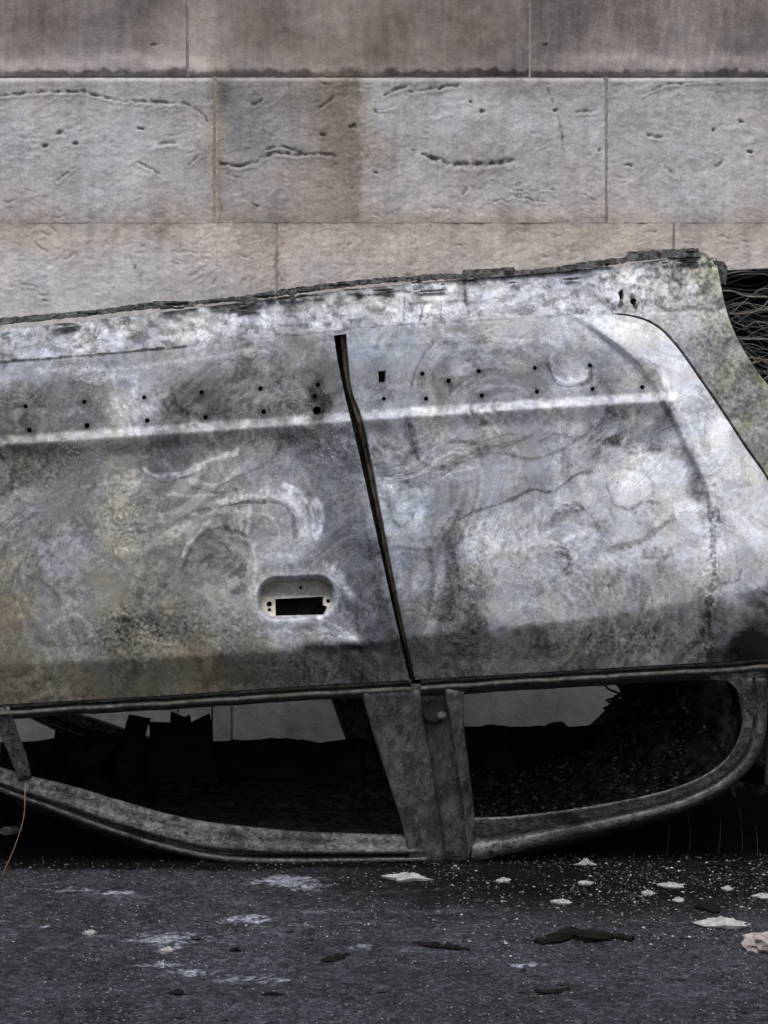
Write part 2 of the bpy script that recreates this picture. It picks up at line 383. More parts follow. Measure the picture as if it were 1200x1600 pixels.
# ------------------------------------------------------------------ stone wall
WS = F/WY
wall = thing('stone_wall', 'weathered pale limestone block wall behind the burnt car', 'wall', (0, WY, 0))
rows = [  # (top px, bottom px, joints px, proud)
    (-330, -106, (-1500, -900, -290, 310, 930, 1540, 2100), .0),
    (-106, 121, (-1500, -920, -330, 293, 828, 1480, 2100), .0),
    (121, 350, (-1500, -880, -275, 335, 945, 1560, 2100), .022),
    (350, 575, (-1500, -790, -180, 432, 1050, 1660, 2100), .022),
    (575, 800, (-1500, -900, -280, 340, 960, 1560, 2100), .019),
    (800, 1025, (-1500, -800, -190, 420, 1040, 1640, 2100), .019),
    (1025, 1185, (-1500, -930, -300, 362, 1100, 1700, 2100), .030),
]
stainpts = np.array([  # px, py, L, warm
    (60, 30, 98, .55), (150, 60, 100, .2), (220, 30, 88, .35), (280, 95, 132, .3), (120, 100, 128, .2), (310, 60, 128, .5), (420, 50, 96, .7), (600, 60, 98, .8), (750, 40, 97, .75), (700, 100, 106, .6),
    (850, 60, 88, .3), (900, 30, 92, .4), (1000, 30, 94, .5), (950, 90, 126, .4), (1090, 80, 130, .3), (1150, 30, 100, .5), (1160, 70, 92, .1),
    (60, 150, 150, .35), (180, 150, 160, .1), (50, 220, 160, -.2), (200, 210, 165, -.2), (290, 230, 160, 0), (150, 290, 158, -.1), (60, 335, 148, .3), (250, 340, 145, .45), (328, 220, 150, .6),
    (360, 140, 118, .2), (390, 190, 138, -.1), (450, 150, 132, .5), (540, 170, 118, .9), (550, 220, 122, .9), (420, 250, 142, .4), (520, 300, 140, .8), (400, 320, 148, .4),
    (600, 180, 162, -.2), (700, 170, 164, -.3), (800, 200, 162, -.1), (900, 220, 158, 0), (650, 290, 160, .1), (800, 300, 160, .1), (740, 255, 130, .5), (930, 300, 152, .4),
    (1000, 160, 158, 0), (1080, 200, 158, 0), (1150, 200, 160, .2), (1080, 300, 166, -.1), (1190, 290, 156, .3), (1000, 330, 155, .3),
    (60, 370, 158, .6), (60, 420, 172, .0), (200, 420, 170, .1), (330, 410, 165, .3), (420, 400, 150, .7), (520, 390, 160, .5), (650, 385, 158, .7), (800, 375, 158, .8), (950, 380, 155, .8), (1150, 395, 160, .5),
    (300, 600, 150, .4), (900, 600, 150, .4), (200, 1110, 165, -.1), (600, 1110, 150, 0), (860, 1100, 150, -.1), (400, 900, 140, .3), (900, 900, 140, .3), (-400, 200, 155, .2), (1500, 200, 155, .2), (-300, 60, 98, .5), (1500, 60, 98, .5),
    (300, -200, 95, .5), (900, -200, 95, .5)], float)
def idw(pts, x, y, k=3.0, s=30.0):
    num = np.zeros(np.shape(x)); num2 = np.zeros(np.shape(x)); den = np.zeros(np.shape(x))
    for p in pts:
        w = 1/((x-p[0])**2+(y-p[1])**2+s*s)**(k/2); num += w*p[2]; num2 += w*p[3]; den += w
    return num/den, num2/den
cracks = [  # polyline px, width px, depth m
    ([(0, 152), (60, 146), (130, 146), (180, 158), (240, 162), (290, 164), (315, 180), (328, 196)], 5, .010),
    ([(345, 258), (375, 262), (400, 256), (425, 240), (460, 244), (500, 242), (525, 247)], 6, .012),
    ([(415, 236), (440, 230), (470, 240)], 5, .01),
    ([(672, 250), (700, 258), (740, 260), (800, 254)], 9, .014),
    ([(660, 244), (690, 252)], 6, .010), ([(640, 146), (680, 140), (715, 136)], 5, .008), ([(600, 150), (635, 136)], 5, .008),
    ([(850, 130), (862, 160), (872, 190), (880, 240)], 4, .006), ([(900, 178), (930, 176)], 5, .008), ([(920, 244), (935, 236)], 5, .008),
    ([(1000, 150), (1040, 135), (1080, 130), (1120, 128)], 4, .006), ([(1040, 265), (1050, 275)], 7, .010), ([(1010, 213), (1030, 216)], 6, .009),
    ([(215, 255), (235, 265), (260, 280)], 5, .008), ([(90, 285), (120, 262)], 4, .006), ([(245, 228), (272, 224)], 7, .010), ([(293, 260), (318, 242)], 4, .006),
    ([(430, 378), (434, 400), (430, 420), (440, 440)], 5, .010), ([(205, 405), (222, 436)], 4, .005), ([(770, 318), (800, 308), (850, 318)], 4, .006),
    ([(500, 170), (520, 155)], 6, .008), ([(720, 305), (728, 298)], 7, .010),
    ([(800, 300), (870, 298)], 3, .004), ([(395, 165), (410, 160)], 6, .006),
]
pits = [(95, 210, 8), (72, 230, 6), (120, 228, 5), (587, 272, 6), (735, 162, 5), (752, 176, 6), (865, 175, 6), (1112, 205, 5), (1155, 192, 6), (1170, 240, 6), (980, 260, 6), (220, 203, 6), (505, 213, 6), (550, 200, 7), (855, 70, 4), (240, 70, 4)]
rnd = random.Random(5)
def stone_block(r, x0, x1, y0, y1, proud, seed):
    vis = (x1 > -20 and x0 < 1220 and y1 > -20 and y0 < 480)
    st = 1.9 if vis else 14
    mort = 2.0                                           # half joint in px; the bed joint between the two pale courses is pointed flush
    mt, mbm = (.35 if r == 3 else mort), (.35 if r == 2 else mort)
    a, b, c, d = x0+mort, x1-mort, y0+mt, y1-mbm
    gx = np.linspace(a, b, max(4, int((b-a)/st))); gy = np.linspace(c, d, max(4, int((d-c)/st)))
    X, Y = np.meshgrid(gx, gy)
    e = np.minimum(np.minimum(X-a, b-X), np.minimum(Y-c+(20 if r == 3 else 0), d-Y+(20 if r == 2 else 0)))
    rough = 1.0 if r >= 2 else .35
    dz = rough*(.0042*fbm(X, Y, 70, 5, seed)+.0012*fbm(X, Y*1.5, 14, 4, seed+3)-.0032*np.maximum(0, .22-np.abs(fbm(X+.4*Y, Y*1.3, 30, 4, seed+4)))*sm(-.1, .3, fbm(X, Y, 80, 2, seed+6))*2)
    dz += .003*sm(6, 0, e)*(.2+.8*np.abs(fbm(X, Y, 18, 3, seed+8)))        # worn arrises (positive = into the wall)
    if r == 2: dz += .012*sm(7, 0, Y-c)
    dark = np.zeros_like(X)
    if vis:
        wx = X+2.6*fbm(X, Y, 11, 4, seed+20); wy = Y+2.6*fbm(X, Y, 9, 4, seed+21); brk = np.clip(.75+1.1*fbm(X, Y, 12, 3, seed+22), 0, 1.25)
        if r >= 2:
            rr = np.random.RandomState(seed)
            for _ in range(int((b-a)*(d-c)/700)):                          # chisel gouges
                qx, qy = rr.uniform(a+8, b-8), rr.uniform(c+8, min(d, 480)-8)
                if float(fbm(np.array([qx]), np.array([qy]), 70, 2, seed+31)[0])+rr.normal(0, .25) < 0: continue
                ang = rr.normal(-.05, .45); ln = 3+13*rr.rand()**2; wd = rr.uniform(1.3, 2.4); dep_ = (.0006+.0040*rr.rand()**3)*min(1, ln/9)
                s_ = (abs(X[0]-qx) < ln+12).nonzero()[0]; t_ = (abs(Y[:, 0]-qy) < ln+12).nonzero()[0]
                if len(s_) == 0 or len(t_) == 0: continue
                sl = np.s_[t_[0]:t_[-1]+1, s_[0]:s_[-1]+1]
                u = (wx[sl]-qx)*math.cos(ang)+(wy[sl]-qy)*math.sin(ang); v = -(wx[sl]-qx)*math.sin(ang)+(wy[sl]-qy)*math.cos(ang)+.006*u*u*(1 if ln > 9 else 0)
                gshape = np.exp(-(u/ln)**4-(v/wd)**2)*np.clip(.6+1.2*brk[sl]-.5, .1, 1.2)
                dz[sl] += dep_*gshape-.0012*np.exp(-(u/ln)**4-((v-wd*2)/wd)**2)
                dark[sl] = np.maximum(dark[sl], gshape*dep_/.0055*.30)
        for pl, w, dp_ in cracks:
            q = np.array(pl)
            if q[:, 0].max() < a or q[:, 0].min() > b or q[:, 1].max() < c or q[:, 1].min() > d: continue
            g = np.exp(-(pdist(pl, wx, wy)/(w*.36))**2)*brk; dz += .7*dp_*g-.0022*np.exp(-(pdist([(p_[0], p_[1]+w*.9) for p_ in pl], wx, wy)/(w*.5))**2); dark = np.maximum(dark, g*.30)
        for qx, qy, w in [(p_[0], p_[1], p_[2]*.72) for p_ in pits]:
            g = np.exp(-(((wx-qx+3*fbm(X, Y, 6, 2, seed+30))/w)**2+((wy-qy)/(w*.6))**2)**1.5); dz += .008*g-.002*np.exp(-((wx-qx)/w)**2-((wy-qy-w*1.1)/(w*.5))**2); dark = np.maximum(dark, g*.5)
    L, wm = idw(stainpts, X+14*fbm(X, Y, 60, 3, 40), Y+14*fbm(X, Y, 60, 3, 41))
    blot = fbm(X, Y, 90, 5, 50); fine = fbm(X, Y, 16, 4, 51); streak = fbm(X, Y*.12, 10, 3, 52)
    L = L+12*blot+8*fine+8*fbm(X, Y, 5, 2, 59)*(r >= 2)+(9 if r >= 2 else 3)
    if r < 2:
        L = L+9*streak+6*fbm(X, Y, 30, 4, 55)+24*np.exp(-((Y-96-9*fbm(X, Y*.5, 50, 3, 67))/11)**2)*np.clip(sm(300, 260, X)+sm(860, 930, X)+np.exp(-((X-315)/26)**2), 0, 1)*(r == 1)+18*np.exp(-((X-312-10*fbm(X, Y, 30, 3, 68))/20)**2)*(r == 1)
        k = sm(13, 4, (d-Y)+6*fbm(X, Y*.6, 18, 4, 53))*(.6+.9*np.clip(.5+fbm(X, Y, 120, 3, 54), 0, 1))
        L = L-58*np.clip(k, 0, 1)*sm(-1, 3, d-Y+2)            # dirt line along the bed joint
        scr = np.exp(-(np.abs(fbm(X+Y*.25, Y*.03, 26, 2, 57))/.035)**2)*sm(800, 900, X); L = L+16*scr
    else:
        L = L-10*sm(.15, .6, fbm(X, Y*.35, 45, 3, 58))+5*streak
        L = L+16*sm(6, 1, Y-c)*(r == 2)  # light on the chamfered top edge, painted into the tone
        bj = np.abs(Y-348-5*fbm(X, Y*.2, 90, 3, 61)); L = L-13*np.exp(-(bj/14)**2)-14*np.exp(-(bj/1.6)**2)*sm(-.3, .3, fbm(X, Y, 70, 3, 62)); wm = wm+.42*np.exp(-((Y-364-8*fbm(X, Y*.3, 80, 3, 69))/30)**2)
        vj = np.abs(X-338-3*fbm(X, Y, 30, 3, 63))*(1 if r == 2 else 9); L = L-14*np.exp(-(vj/9)**2); wm = wm+.6*np.exp(-(vj/11)**2)
        vp = np.abs(X-565-6*fbm(X, Y, 25, 4, 64)); patch_ = sm(0, 5, 566-X-7*fbm(X, Y, 25, 4, 64))*sm(336, 345, X)*(r == 2); L = L-13*patch_-9*patch_*sm(110, 0, 566-X); wm = wm+.35*patch_*sm(130, 0, 566-X)
        L = L-26*np.exp(-((X-352-6*fbm(X, Y, 14, 3, 66))/9)**2-((Y-145)/26)**2)*(r == 2)
    L = L*(1-dark)
    col = lin(np.clip(L, 12, 230))/1.0
    wm = wm+.2*fbm(X, Y, 55, 4, 56)
    rgb = np.stack([col*(1+.12*wm), col*(.985+.0*wm), col*(1.03-.16*wm)], -1)
    if r < 2: rgb = rgb*np.array([1.045, .99, .955])
    depthp = WY-proud+dz; W = un(X, Y, WY); W[..., 1] = depthp
    ny, nxx = X.shape
    idx = np.arange(ny-1)[:, None]*nxx+np.arange(nxx-1)[None, :]
    f = np.stack([idx, idx+nxx, idx+nxx+1, idx+1], -1).reshape(-1, 4).tolist()
    Wf = W.reshape(-1, 3); rgbf = rgb.reshape(-1, 3)
    loop = list(range(nxx))+[i*nxx+nxx-1 for i in range(1, ny)]+[(ny-1)*nxx+j for j in range(nxx-2, -1, -1)]+[i*nxx for i in range(ny-2, 0, -1)]
    n0 = len(Wf); front = Wf[loop]; back = front.copy(); back[:, 1] = WY+.09
    V = np.vstack([Wf, front, back]); m = len(loop)
    f += [(n0+i, n0+(i+1) % m, n0+m+(i+1) % m, n0+m+i) for i in range(m)]
    V = V-np.array([0, WY, 0])
    add_mesh('stone_block', V, f, M_STONE, wall, True, {'stone': np.vstack([rgbf, rgbf[loop], rgbf[loop]])})
sd = 100
for r, (y0, y1, js, pr) in enumerate(rows):
    for x0, x1 in zip(js[:-1], js[1:]):
        stone_block(r, x0, x1, y0, y1, pr+(rnd.uniform(-.002, .002) if r not in (2, 3) else rnd.uniform(-.0006, .0006)), sd); sd += 7
mb = MB(); a = un(-1500, -330, WY); b = un(2100, 1185, WY)
mb.box(((a[0]+b[0])/2, .19, a[2]/2-.01), ((b[0]-a[0])/2, .186, a[2]/2))
mb.build('mortar_core', M_CORE, wall)
# flush lime pointing in the joints (recessed a few millimetres behind the stone faces)
mb = MB()
for r, (y0, y1, js, pr) in enumerate(rows):
    z1, z0 = H-(y0-PY)/WS, H-(y1-PY)/WS
    for j in js[1:-1]:
        mb.box(((j-PX)/WS, .02-pr+.0025, (z0+z1)/2), (.0065, .02, (z1-z0)/2-.002))
    if r: mb.box(((a[0]+b[0])/2, .02-min(pr, rows[r-1][3])+.003, z1), ((b[0]-a[0])/2, .0195, .005))
mb.build('pointing', M_CORE, wall)

# ------------------------------------------------------------------ the burnt car, lying on its roof
car = thing('burnt_car', 'burnt-out overturned car body lying on its roof, ash-grey and soot-black', 'car', (.4, CY, 0))
CARP = Vector((.4, CY, 0))
def own(o, parent):                                     # keep world coordinates while parenting
    if parent is car: o.location = -CARP
    return o
LX = np.array([-800, 0, 250, 500, 560, 700, 800, 900, 1000, 1090, 1200, 1700], float)
YF = np.array([590, 503, 474, 444, 437, 424, 417, 408, 397, 390, 384, 350], float)      # flange (lower edge of the body, now on top)
YD = np.array([628, 566, 545, 520, 512, 503, 498, 493, 489, 486, 482, 465], float)      # bottom edge of the doors
YC = np.array([745, 693, 676, 659, 654, 645, 638, 632, 626, 621, 614, 582], float)      # pressed crease
YS = np.array([1090, 1044, 1030, 1015, 1008, 990, 981, 970, 953, 938, 918, 850], float) # shoulder
YB = np.array([1160, 1106, 1092, 1075, 1072, 1064, 1058, 1052, 1046, 1041, 1034, 1004], float) # belt line
def L_(tab, x): return np.interp(x, LX, tab)
SEAM = smooth_poly([(870, 493), (930, 490), (985, 493), (1025, 508), (1058, 540), (1095, 592), (1130, 643), (1165, 697), (1200, 748), (1232, 820), (1248, 920), (1252, 1032)])
FLARE = smooth_poly([(860, 470), (935, 520), (1000, 575), (1042, 640), (1072, 700), (1104, 770), (1116, 860), (1110, 940), (1104, 1010)])
FLREG = FLARE+[(1104, 1200), (1900, 1200), (1900, 200), (860, 200)]
def rbox(x, y, cx, cy, hx, hy, r):
    qx = np.abs(x-cx)-hx+r; qy = np.abs(y-cy)-hy+r
    return np.hypot(np.maximum(qx, 0), np.maximum(qy, 0))+np.minimum(np.maximum(qx, qy), 0)-r
def recess(x, y):
    s = rbox(x, y-(.04*(463-x)), 463, 934, 62, 35, 30)
    t = np.clip((y-905)/62, 0, 1)
    return .034*sm(0, -10, s)*(1-.62*sm(.35, 1, t)), s
def dep(x, y):
    x = np.asarray(x, float); y = np.asarray(y, float)
    yf, yd, yc, ys, yb = (L_(t, x) for t in (YF, YD, YC, YS, YB))
    kn = [yf-40, yf+28, yd, yd+40, yc-9, yc+1, yc+26, yc+130, ys-70, ys-4, yb-6, yb+8, 1345+0*yb, 1700+0*yb]
    cf = sm(1062, 1030, x); kd = [.150, .100, .032,   .030*cf+.003*(1-cf), .027*cf-.002*(1-cf), -.003, -.001, -.010, -.009, .002, .039, .046, .21, .42]
    tot = 0
    for off, w in ((-3, .25), (-1, .25), (1, .25), (3, .25)):
        q = y+off; r = np.full(q.shape, kd[0])
        for i in range(len(kn)-1):
            t = np.clip((q-kn[i])/np.maximum(kn[i+1]-kn[i], 1e-6), 0, 1); r = r+(kd[i+1]-kd[i])*t
        tot = tot+w*r
    side = sm(yb+2, yb-30, y)
    sgn = np.where(inside(FLREG, x.ravel(), y.ravel()).reshape(x.shape), 1, -1)*pdist(FLARE, x, y)
    fl = sm(-6, 6, sgn)*(1-np.clip(sgn/105, 0, 1)*1.15)*sm(480, 540, y)
    tot = tot-.020*fl*side
    tot = tot+side*(.0045*fbm(x, y, 170, 2, 61)+.0009*fbm(x, y, 45, 3, 62))
    # dents and buckled patches
    for (qx, qy, rx, ry, a) in ((350, 880, 48, 62, .012), (890, 575, 34, 30, .009), (640, 790, 22, 40, .008), (760, 690, 90, 50, .006), (985, 785, 48, 40, -.007), (530, 1003, 50, 12, -.008), (1000, 665, 36, 40, .009), (720, 900, 40, 90, .007), (1080, 740, 28, 50, .01)):
        tot = tot+a*np.exp(-(((x-qx)/rx)**2+((y-qy)/ry)**2)**1.5)
    return tot
def dep_front(x, y): return dep(x, y)+recess(np.asarray(x, float), np.asarray(y, float))[0]

# --- burn marks plus painted light and shade on the side panels (albedo), in body coordinates
burnpts = np.array([
    (-300, 600, 130, .1), (-300, 900, 100, .4),
    (50, 540, 172, -.2), (150, 530, 180, -.1), (300, 515, 170, 0), (430, 500, 168, -.1), (500, 480, 178, 0), (40, 585, 150, -.2), (180, 575, 150, -.1), (330, 560, 132, 0), (470, 555, 118, .1),
    (40, 630, 104, .15), (110, 610, 122, 0), (205, 635, 150, 0), (300, 620, 108, .1), (380, 610, 116, .15), (460, 620, 116, .1), (500, 590, 100, .1), (150, 660, 110, .1), (350, 650, 92, .1),
    (30, 720, 66, .55), (100, 730, 76, .4), (200, 720, 92, .35), (260, 710, 74, -.1), (330, 730, 105, .2), (400, 710, 112, 0), (470, 690, 82, -.2), (530, 720, 78, -.3),
    (30, 810, 88, .05), (110, 800, 88, .15), (190, 820, 112, .5), (280, 800, 100, .3), (360, 800, 122, .2), (450, 790, 132, .05), (510, 800, 86, -.2), (560, 850, 88, -.4),
    (30, 880, 96, .5), (90, 870, 112, -.1), (180, 900, 98, .5), (260, 890, 92, .4), (345, 880, 104, .35), (390, 910, 120, .1), (440, 860, 132, 0), (520, 870, 104, -.1), (565, 930, 70, -.3),
    (15, 960, 82, 1.0), (80, 960, 100, .1), (120, 1000, 104, .2), (200, 985, 74, .7), (270, 980, 84, .6), (340, 960, 112, .35), (440, 985, 122, -.1), (530, 970, 108, -.2), (585, 990, 72, -.2),
    (20, 1070, 84, 1.1), (120, 1070, 90, 1.0), (250, 1060, 86, .9), (310, 1040, 76, 1.2), (400, 1045, 80, .7), (480, 1035, 88, .3), (560, 1040, 76, 0), (620, 1050, 84, .2),
    (600, 470, 180, .1), (650, 475, 205, 0), (700, 470, 200, 0), (800, 465, 190, 0), (900, 450, 182, -.2), (970, 440, 200, .05), (1030, 430, 168, .1), (1070, 450, 150, .15), (1090, 420, 122, .35),
    (570, 540, 150, -.35), (620, 540, 152, -.2), (700, 530, 156, -.1), (800, 520, 160, 0), (900, 515, 178, -.1), (980, 510, 196, .1), (580, 600, 136, -.2), (680, 600, 130, 0), (760, 600, 118, -.1), (840, 590, 120, 0), (890, 570, 172, -.1), (940, 600, 118, -.1), (1000, 590, 158, .05),
    (1020, 540, 190, .05), (1060, 600, 205, 0), (1090, 680, 194, 0), (1120, 760, 205, 0), (1160, 800, 205, .05), (1160, 880, 198, .1), (1180, 900, 190, .1), (1120, 900, 180, .05),
    (580, 690, 102, -.2), (640, 700, 128, 0), (700, 690, 132, .1), (760, 690, 122, .05), (840, 690, 130, -.1), (900, 680, 138, 0), (960, 660, 112, -.1), (1030, 660, 108, -.3), (1000, 640, 138, 0),
    (600, 780, 118, -.3), (640, 800, 142, -.3), (700, 760, 130, -.1), (780, 750, 138, -.1), (860, 730, 134, -.1), (930, 740, 156, 0), (1000, 760, 178, .05), (1050, 760, 186, .05), (1090, 760, 130, 0),
    (610, 880, 112, -.35), (660, 900, 138, -.1), (700, 880, 100, 0), (690, 960, 80, .05), (730, 930, 98, .05), (760, 840, 162, 0), (820, 850, 150, .0), (800, 930, 150, 0), (870, 900, 138, -.05), (930, 850, 150, -.2), (990, 850, 182, 0), (1060, 850, 188, .05), (950, 910, 122, .05), (1040, 920, 132, .05), (900, 955, 138, .05),
    (620, 960, 84, -.2), (665, 970, 120, .1), (630, 1020, 84, 0), (720, 1020, 84, .3), (830, 1015, 98, .3), (930, 1000, 98, .45), (1000, 985, 104, .25), (1070, 980, 104, .2), (1110, 960, 108, .1), (1150, 950, 120, .05), (1190, 950, 112, .05), (1120, 1010, 96, -.1), (1185, 1010, 24, -.1), (1150, 1030, 50, -.1),
    (1045, 560, 200, .05), (1075, 640, 194, 0), (1110, 710, 194, 0), (1140, 770, 194, 0), (1080, 800, 190, 0), (1185, 780, 202, .05), (1040, 522, 190, .05), (1000, 505, 190, .05), (1130, 700, 200, .05), (1160, 740, 195, .1), (1135, 840, 205, 0), (1140, 920, 190, 0), (1185, 850, 200, .05), (1500, 900, 120, .3)], float)
strokes = [  # polyline, half width, change in tone, noise break-up
    (smooth_poly([(310, 800), (350, 790), (400, 782), (440, 788), (455, 805), (460, 835)]), 4, -52, .5),
    (smooth_poly([(335, 790), (370, 778), (420, 770), (460, 785), (478, 815), (480, 845)]), 9, 40, .6),
    (smooth_poly([(445, 758), (470, 768), (488, 795), (498, 830)]), 7, 62, .5),
    (smooth_poly([(458, 756), (480, 778), (494, 805), (500, 835)]), 3, -40, .4),
    (smooth_poly([(495, 780), (505, 805), (500, 830)]), 4, 42, .6),
    (smooth_poly([(285, 870), (295, 850), (315, 830), (328, 815)]), 5, 48, .6),
    (smooth_poly([(285, 890), (300, 855), (320, 835), (345, 825), (375, 835), (388, 860)]), 5, -34, .6),
    (smooth_poly([(360, 900), (375, 890), (378, 915), (362, 925)]), 8, -46, .9),
    (smooth_poly([(225, 730), (245, 742), (280, 740), (330, 720), (370, 705)]), 6, 48, .5),
    (smooth_poly([(235, 742), (260, 750), (300, 742)]), 3, -40, .4),
    (smooth_poly([(300, 750), (330, 758), (360, 745), (395, 715)]), 5, 30, .6),
    (smooth_poly([(180, 745), (215, 735), (225, 745), (190, 765)]), 7, 30, .9),
    (smooth_poly([(190, 860), (240, 850), (290, 815)]), 10, 26, .9),
    (smooth_poly([(505, 880), (525, 900), (545, 930)]), 8, 40, .9),
    (smooth_poly([(490, 1000), (520, 995), (560, 1002)]), 6, 34, .5),
    (smooth_poly([(480, 1012), (520, 1010), (565, 1012)]), 5, -40, .4),
    (smooth_poly([(560, 780), (590, 900), (622, 1010)]), 12, -26, .6),
    (smooth_poly([(718, 812), (745, 797), (790, 785), (830, 765), (860, 768), (900, 742), (925, 735)]), 3.2, -62, .25),
    (smooth_poly([(640, 660), (645, 700), (665, 725), (700, 730), (740, 705), (790, 695), (830, 680)]), 5, -34, .6),
    (smooth_poly([(705, 690), (745, 692), (775, 683), (800, 678)]), 4, -44, .9),
    (smooth_poly([(636, 650), (640, 690), (655, 720)]), 10, -38, .5),
    (smooth_poly([(712, 810), (706, 850), (712, 900), (700, 960)]), 16, -44, .8),
    (smooth_poly([(738, 955), (752, 975), (740, 985)]), 16, -52, .6),
    (smooth_poly([(672, 860), (676, 900), (670, 960)]), 7, -30, .8),
    (smooth_poly([(690, 870), (684, 920), (668, 990)]), 7, 32, .6),
    (smooth_poly([(862, 812), (880, 795), (900, 790), (905, 800)]), 8, -48, .8),
    (smooth_poly([(875, 860), (890, 870), (885, 895)]), 11, -50, .9),
    (smooth_poly([(955, 858), (990, 850), (1020, 832), (1050, 812)]), 8, -66, .5),
    (smooth_poly([(1010, 868), (1035, 868), (1030, 885)]), 12, -48, .7),
    (smooth_poly([(948, 755), (955, 775), (960, 790), (985, 795), (1005, 785), (1025, 785)]), 4.5, -58, .8),
    (smooth_poly([(945, 745), (960, 735), (1000, 735), (1020, 755), (1020, 775)]), 3, -30, .9),
    (smooth_poly([(985, 712), (1010, 705), (1040, 700)]), 6, -44, .9),
    (smooth_poly([(1050, 705), (1072, 715), (1088, 745), (1098, 775)]), 11, -36, .6),
    (smooth_poly([(1105, 770), (1114, 830), (1113, 900), (1103, 990)]), 8, -52, 1.0),
    (smooth_poly([(1055, 720), (1078, 760), (1088, 820)]), 9, 16, .9),
    (smooth_poly([(855, 570), (870, 600), (895, 604), (918, 596), (924, 572)]), 4, -48, .3),
    (smooth_poly([(862, 555), (862, 580), (880, 596), (905, 594), (916, 580)]), 5, 36, .4),
    (smooth_poly([(1000, 560), (1030, 600), (1048, 640)]), 9, -40, .6),
    (smooth_poly([(935, 590), (950, 610), (955, 640)]), 9, -30, .7),
    (smooth_poly([(1000, 640), (985, 680), (980, 705)]), 8, -30, .7),
    (smooth_poly([(880, 545), (850, 530), (800, 540)]), 8, 20, .8),
    (smooth_poly([(960, 690), (935, 690), (930, 715)]), 12, -40, .7),
    (smooth_poly([(600, 770), (620, 820), (640, 815), (650, 790)]), 4, -34, .6),
    (smooth_poly([(610, 760), (630, 790)]), 14, 30, .7),
    (smooth_poly([(60, 580), (200, 575), (300, 560), (420, 548)]), 5, 26, .8),
    (smooth_poly([(120, 590), (150, 600), (180, 590), (210, 600), (200, 640)]), 8, 30, .8),
    (smooth_poly([(430, 600), (450, 585), (490, 580), (500, 610), (480, 635)]), 7, -30, .7),
    (smooth_poly([(265, 605), (275, 640), (290, 650)]), 7, -30, .7),
    (smooth_poly([(660, 480), (656, 500)]), 2, -90, .2), (smooth_poly([(632, 462), (632, 500)]), 2, -70, .2), (smooth_poly([(727, 455), (732, 490)]), 3, -80, .4),
    (smooth_poly([(640, 474), (690, 470), (730, 468)]), 2, -60, .6), (smooth_poly([(690, 465), (690, 500)]), 2, -60, .5),
    (smooth_poly([(940, 430), (945, 460), (955, 480)]), 7, -56, .7), (smooth_poly([(972, 455), (970, 475)]), 6, -120, .3), (smooth_poly([(988, 462), (992, 480)]), 6, -140, .2),
    (smooth_poly([(0, 566), (100, 558), (200, 550), (290, 542)]), 2, -110, .2),
    (smooth_poly([(560, 462), (600, 455), (640, 456)]), 4, -90, .8),
    (smooth_poly([(690, 745), (730, 718), (780, 708), (835, 716), (880, 700), (930, 668), (960, 648)]), 2.6, -34, .4),
    (smooth_poly([(840, 690), (870, 676), (905, 682), (925, 664)]), 2.4, -36, .5),
    (smooth_poly([(664, 735), (700, 740), (745, 730)]), 2.4, 22, .5),
    (smooth_poly([(576, 700), (592, 760), (612, 840), (640, 960)]), 7, 20, .8),
    (smooth_poly([(655, 760), (668, 800), (660, 840), (672, 880)]), 3, -26, .7),
    (smooth_poly([(598, 740), (640, 760), (664, 800), (650, 830)]), 3, -24, .6),
    (smooth_poly([(560, 545), (640, 540), (760, 536), (850, 545)]), 3, -20, .8),
    (smooth_poly([(950, 640), (935, 672), (905, 700)]), 5, -26, .6), (smooth_poly([(975, 645), (962, 690), (950, 712)]), 5, -26, .6), (smooth_poly([(990, 640), (985, 670), (970, 700)]), 4, 22, .6),
    (smooth_poly([(880, 845), (905, 835), (930, 838), (950, 848)]), 3, 18, .6), (smooth_poly([(905, 790), (925, 808), (940, 825)]), 2.2, -40, .3),
    (smooth_poly([(1005, 560), (1035, 585), (1055, 630)]), 6, 24, .7),
    (smooth_poly([(1040, 870), (1060, 850), (1085, 850)]), 6, -30, .9), (smooth_poly([(1120, 800), (1124, 815)]), 7, -50, .8), (smooth_poly([(1128, 912), (1152, 906), (1156, 890)]), 3, -46, .8),
    (smooth_poly([(300, 805), (345, 800), (400, 800), (430, 815), (436, 845)]), 4, 26, .7),
    (smooth_poly([(340, 758), (380, 740), (420, 720), (440, 695)]), 3, -34, .5), (smooth_poly([(300, 762), (340, 770), (380, 760)]), 3, -30, .5),
    (smooth_poly([(260, 770), (300, 776), (350, 772)]), 3, 30, .6), (smooth_poly([(130, 760), (190, 752), (240, 756)]), 4, 24, .8),
    (smooth_poly([(395, 850), (400, 885), (390, 930)]), 4, 30, .8), (smooth_poly([(410, 870), (440, 862), (470, 872), (500, 862)]), 4, 18, .8),
    (smooth_poly([(405, 990), (440, 984), (480, 990), (520, 980)]), 5, 26, .8), (smooth_poly([(500, 965), (530, 980), (555, 996)]), 4, 36, .6),
    (smooth_poly([(240, 612), (262, 640), (258, 655)]), 4, -34, .6), (smooth_poly([(275, 590), (270, 615), (285, 640), (330, 648), (370, 636)]), 3, -24, .6),
    (smooth_poly([(60, 640), (100, 648), (125, 640)]), 6, 20, .8), (smooth_poly([(180, 600), (180, 630), (200, 655)]), 5, 22, .7),
    (smooth_poly([(70, 980), (120, 960), (150, 1000)]), 5, 26, .9), (smooth_poly([(40, 900), (80, 920), (110, 970)]), 4, -24, .9), (smooth_poly([(60, 1000), (90, 1010), (140, 1005)]), 5, -24, .9),
]
spots = [(1188, 1016, 34, 28, -95), (505, 640, 14, 12, -60), (205, 635, 30, 26, 26), (490, 615, 8, 10, -40), (1180, 985, 30, 30, -25)]
QREG = SEAM+[(1252, 1200), (1900, 1200), (1900, 250), (957, 250), (957, 491)]
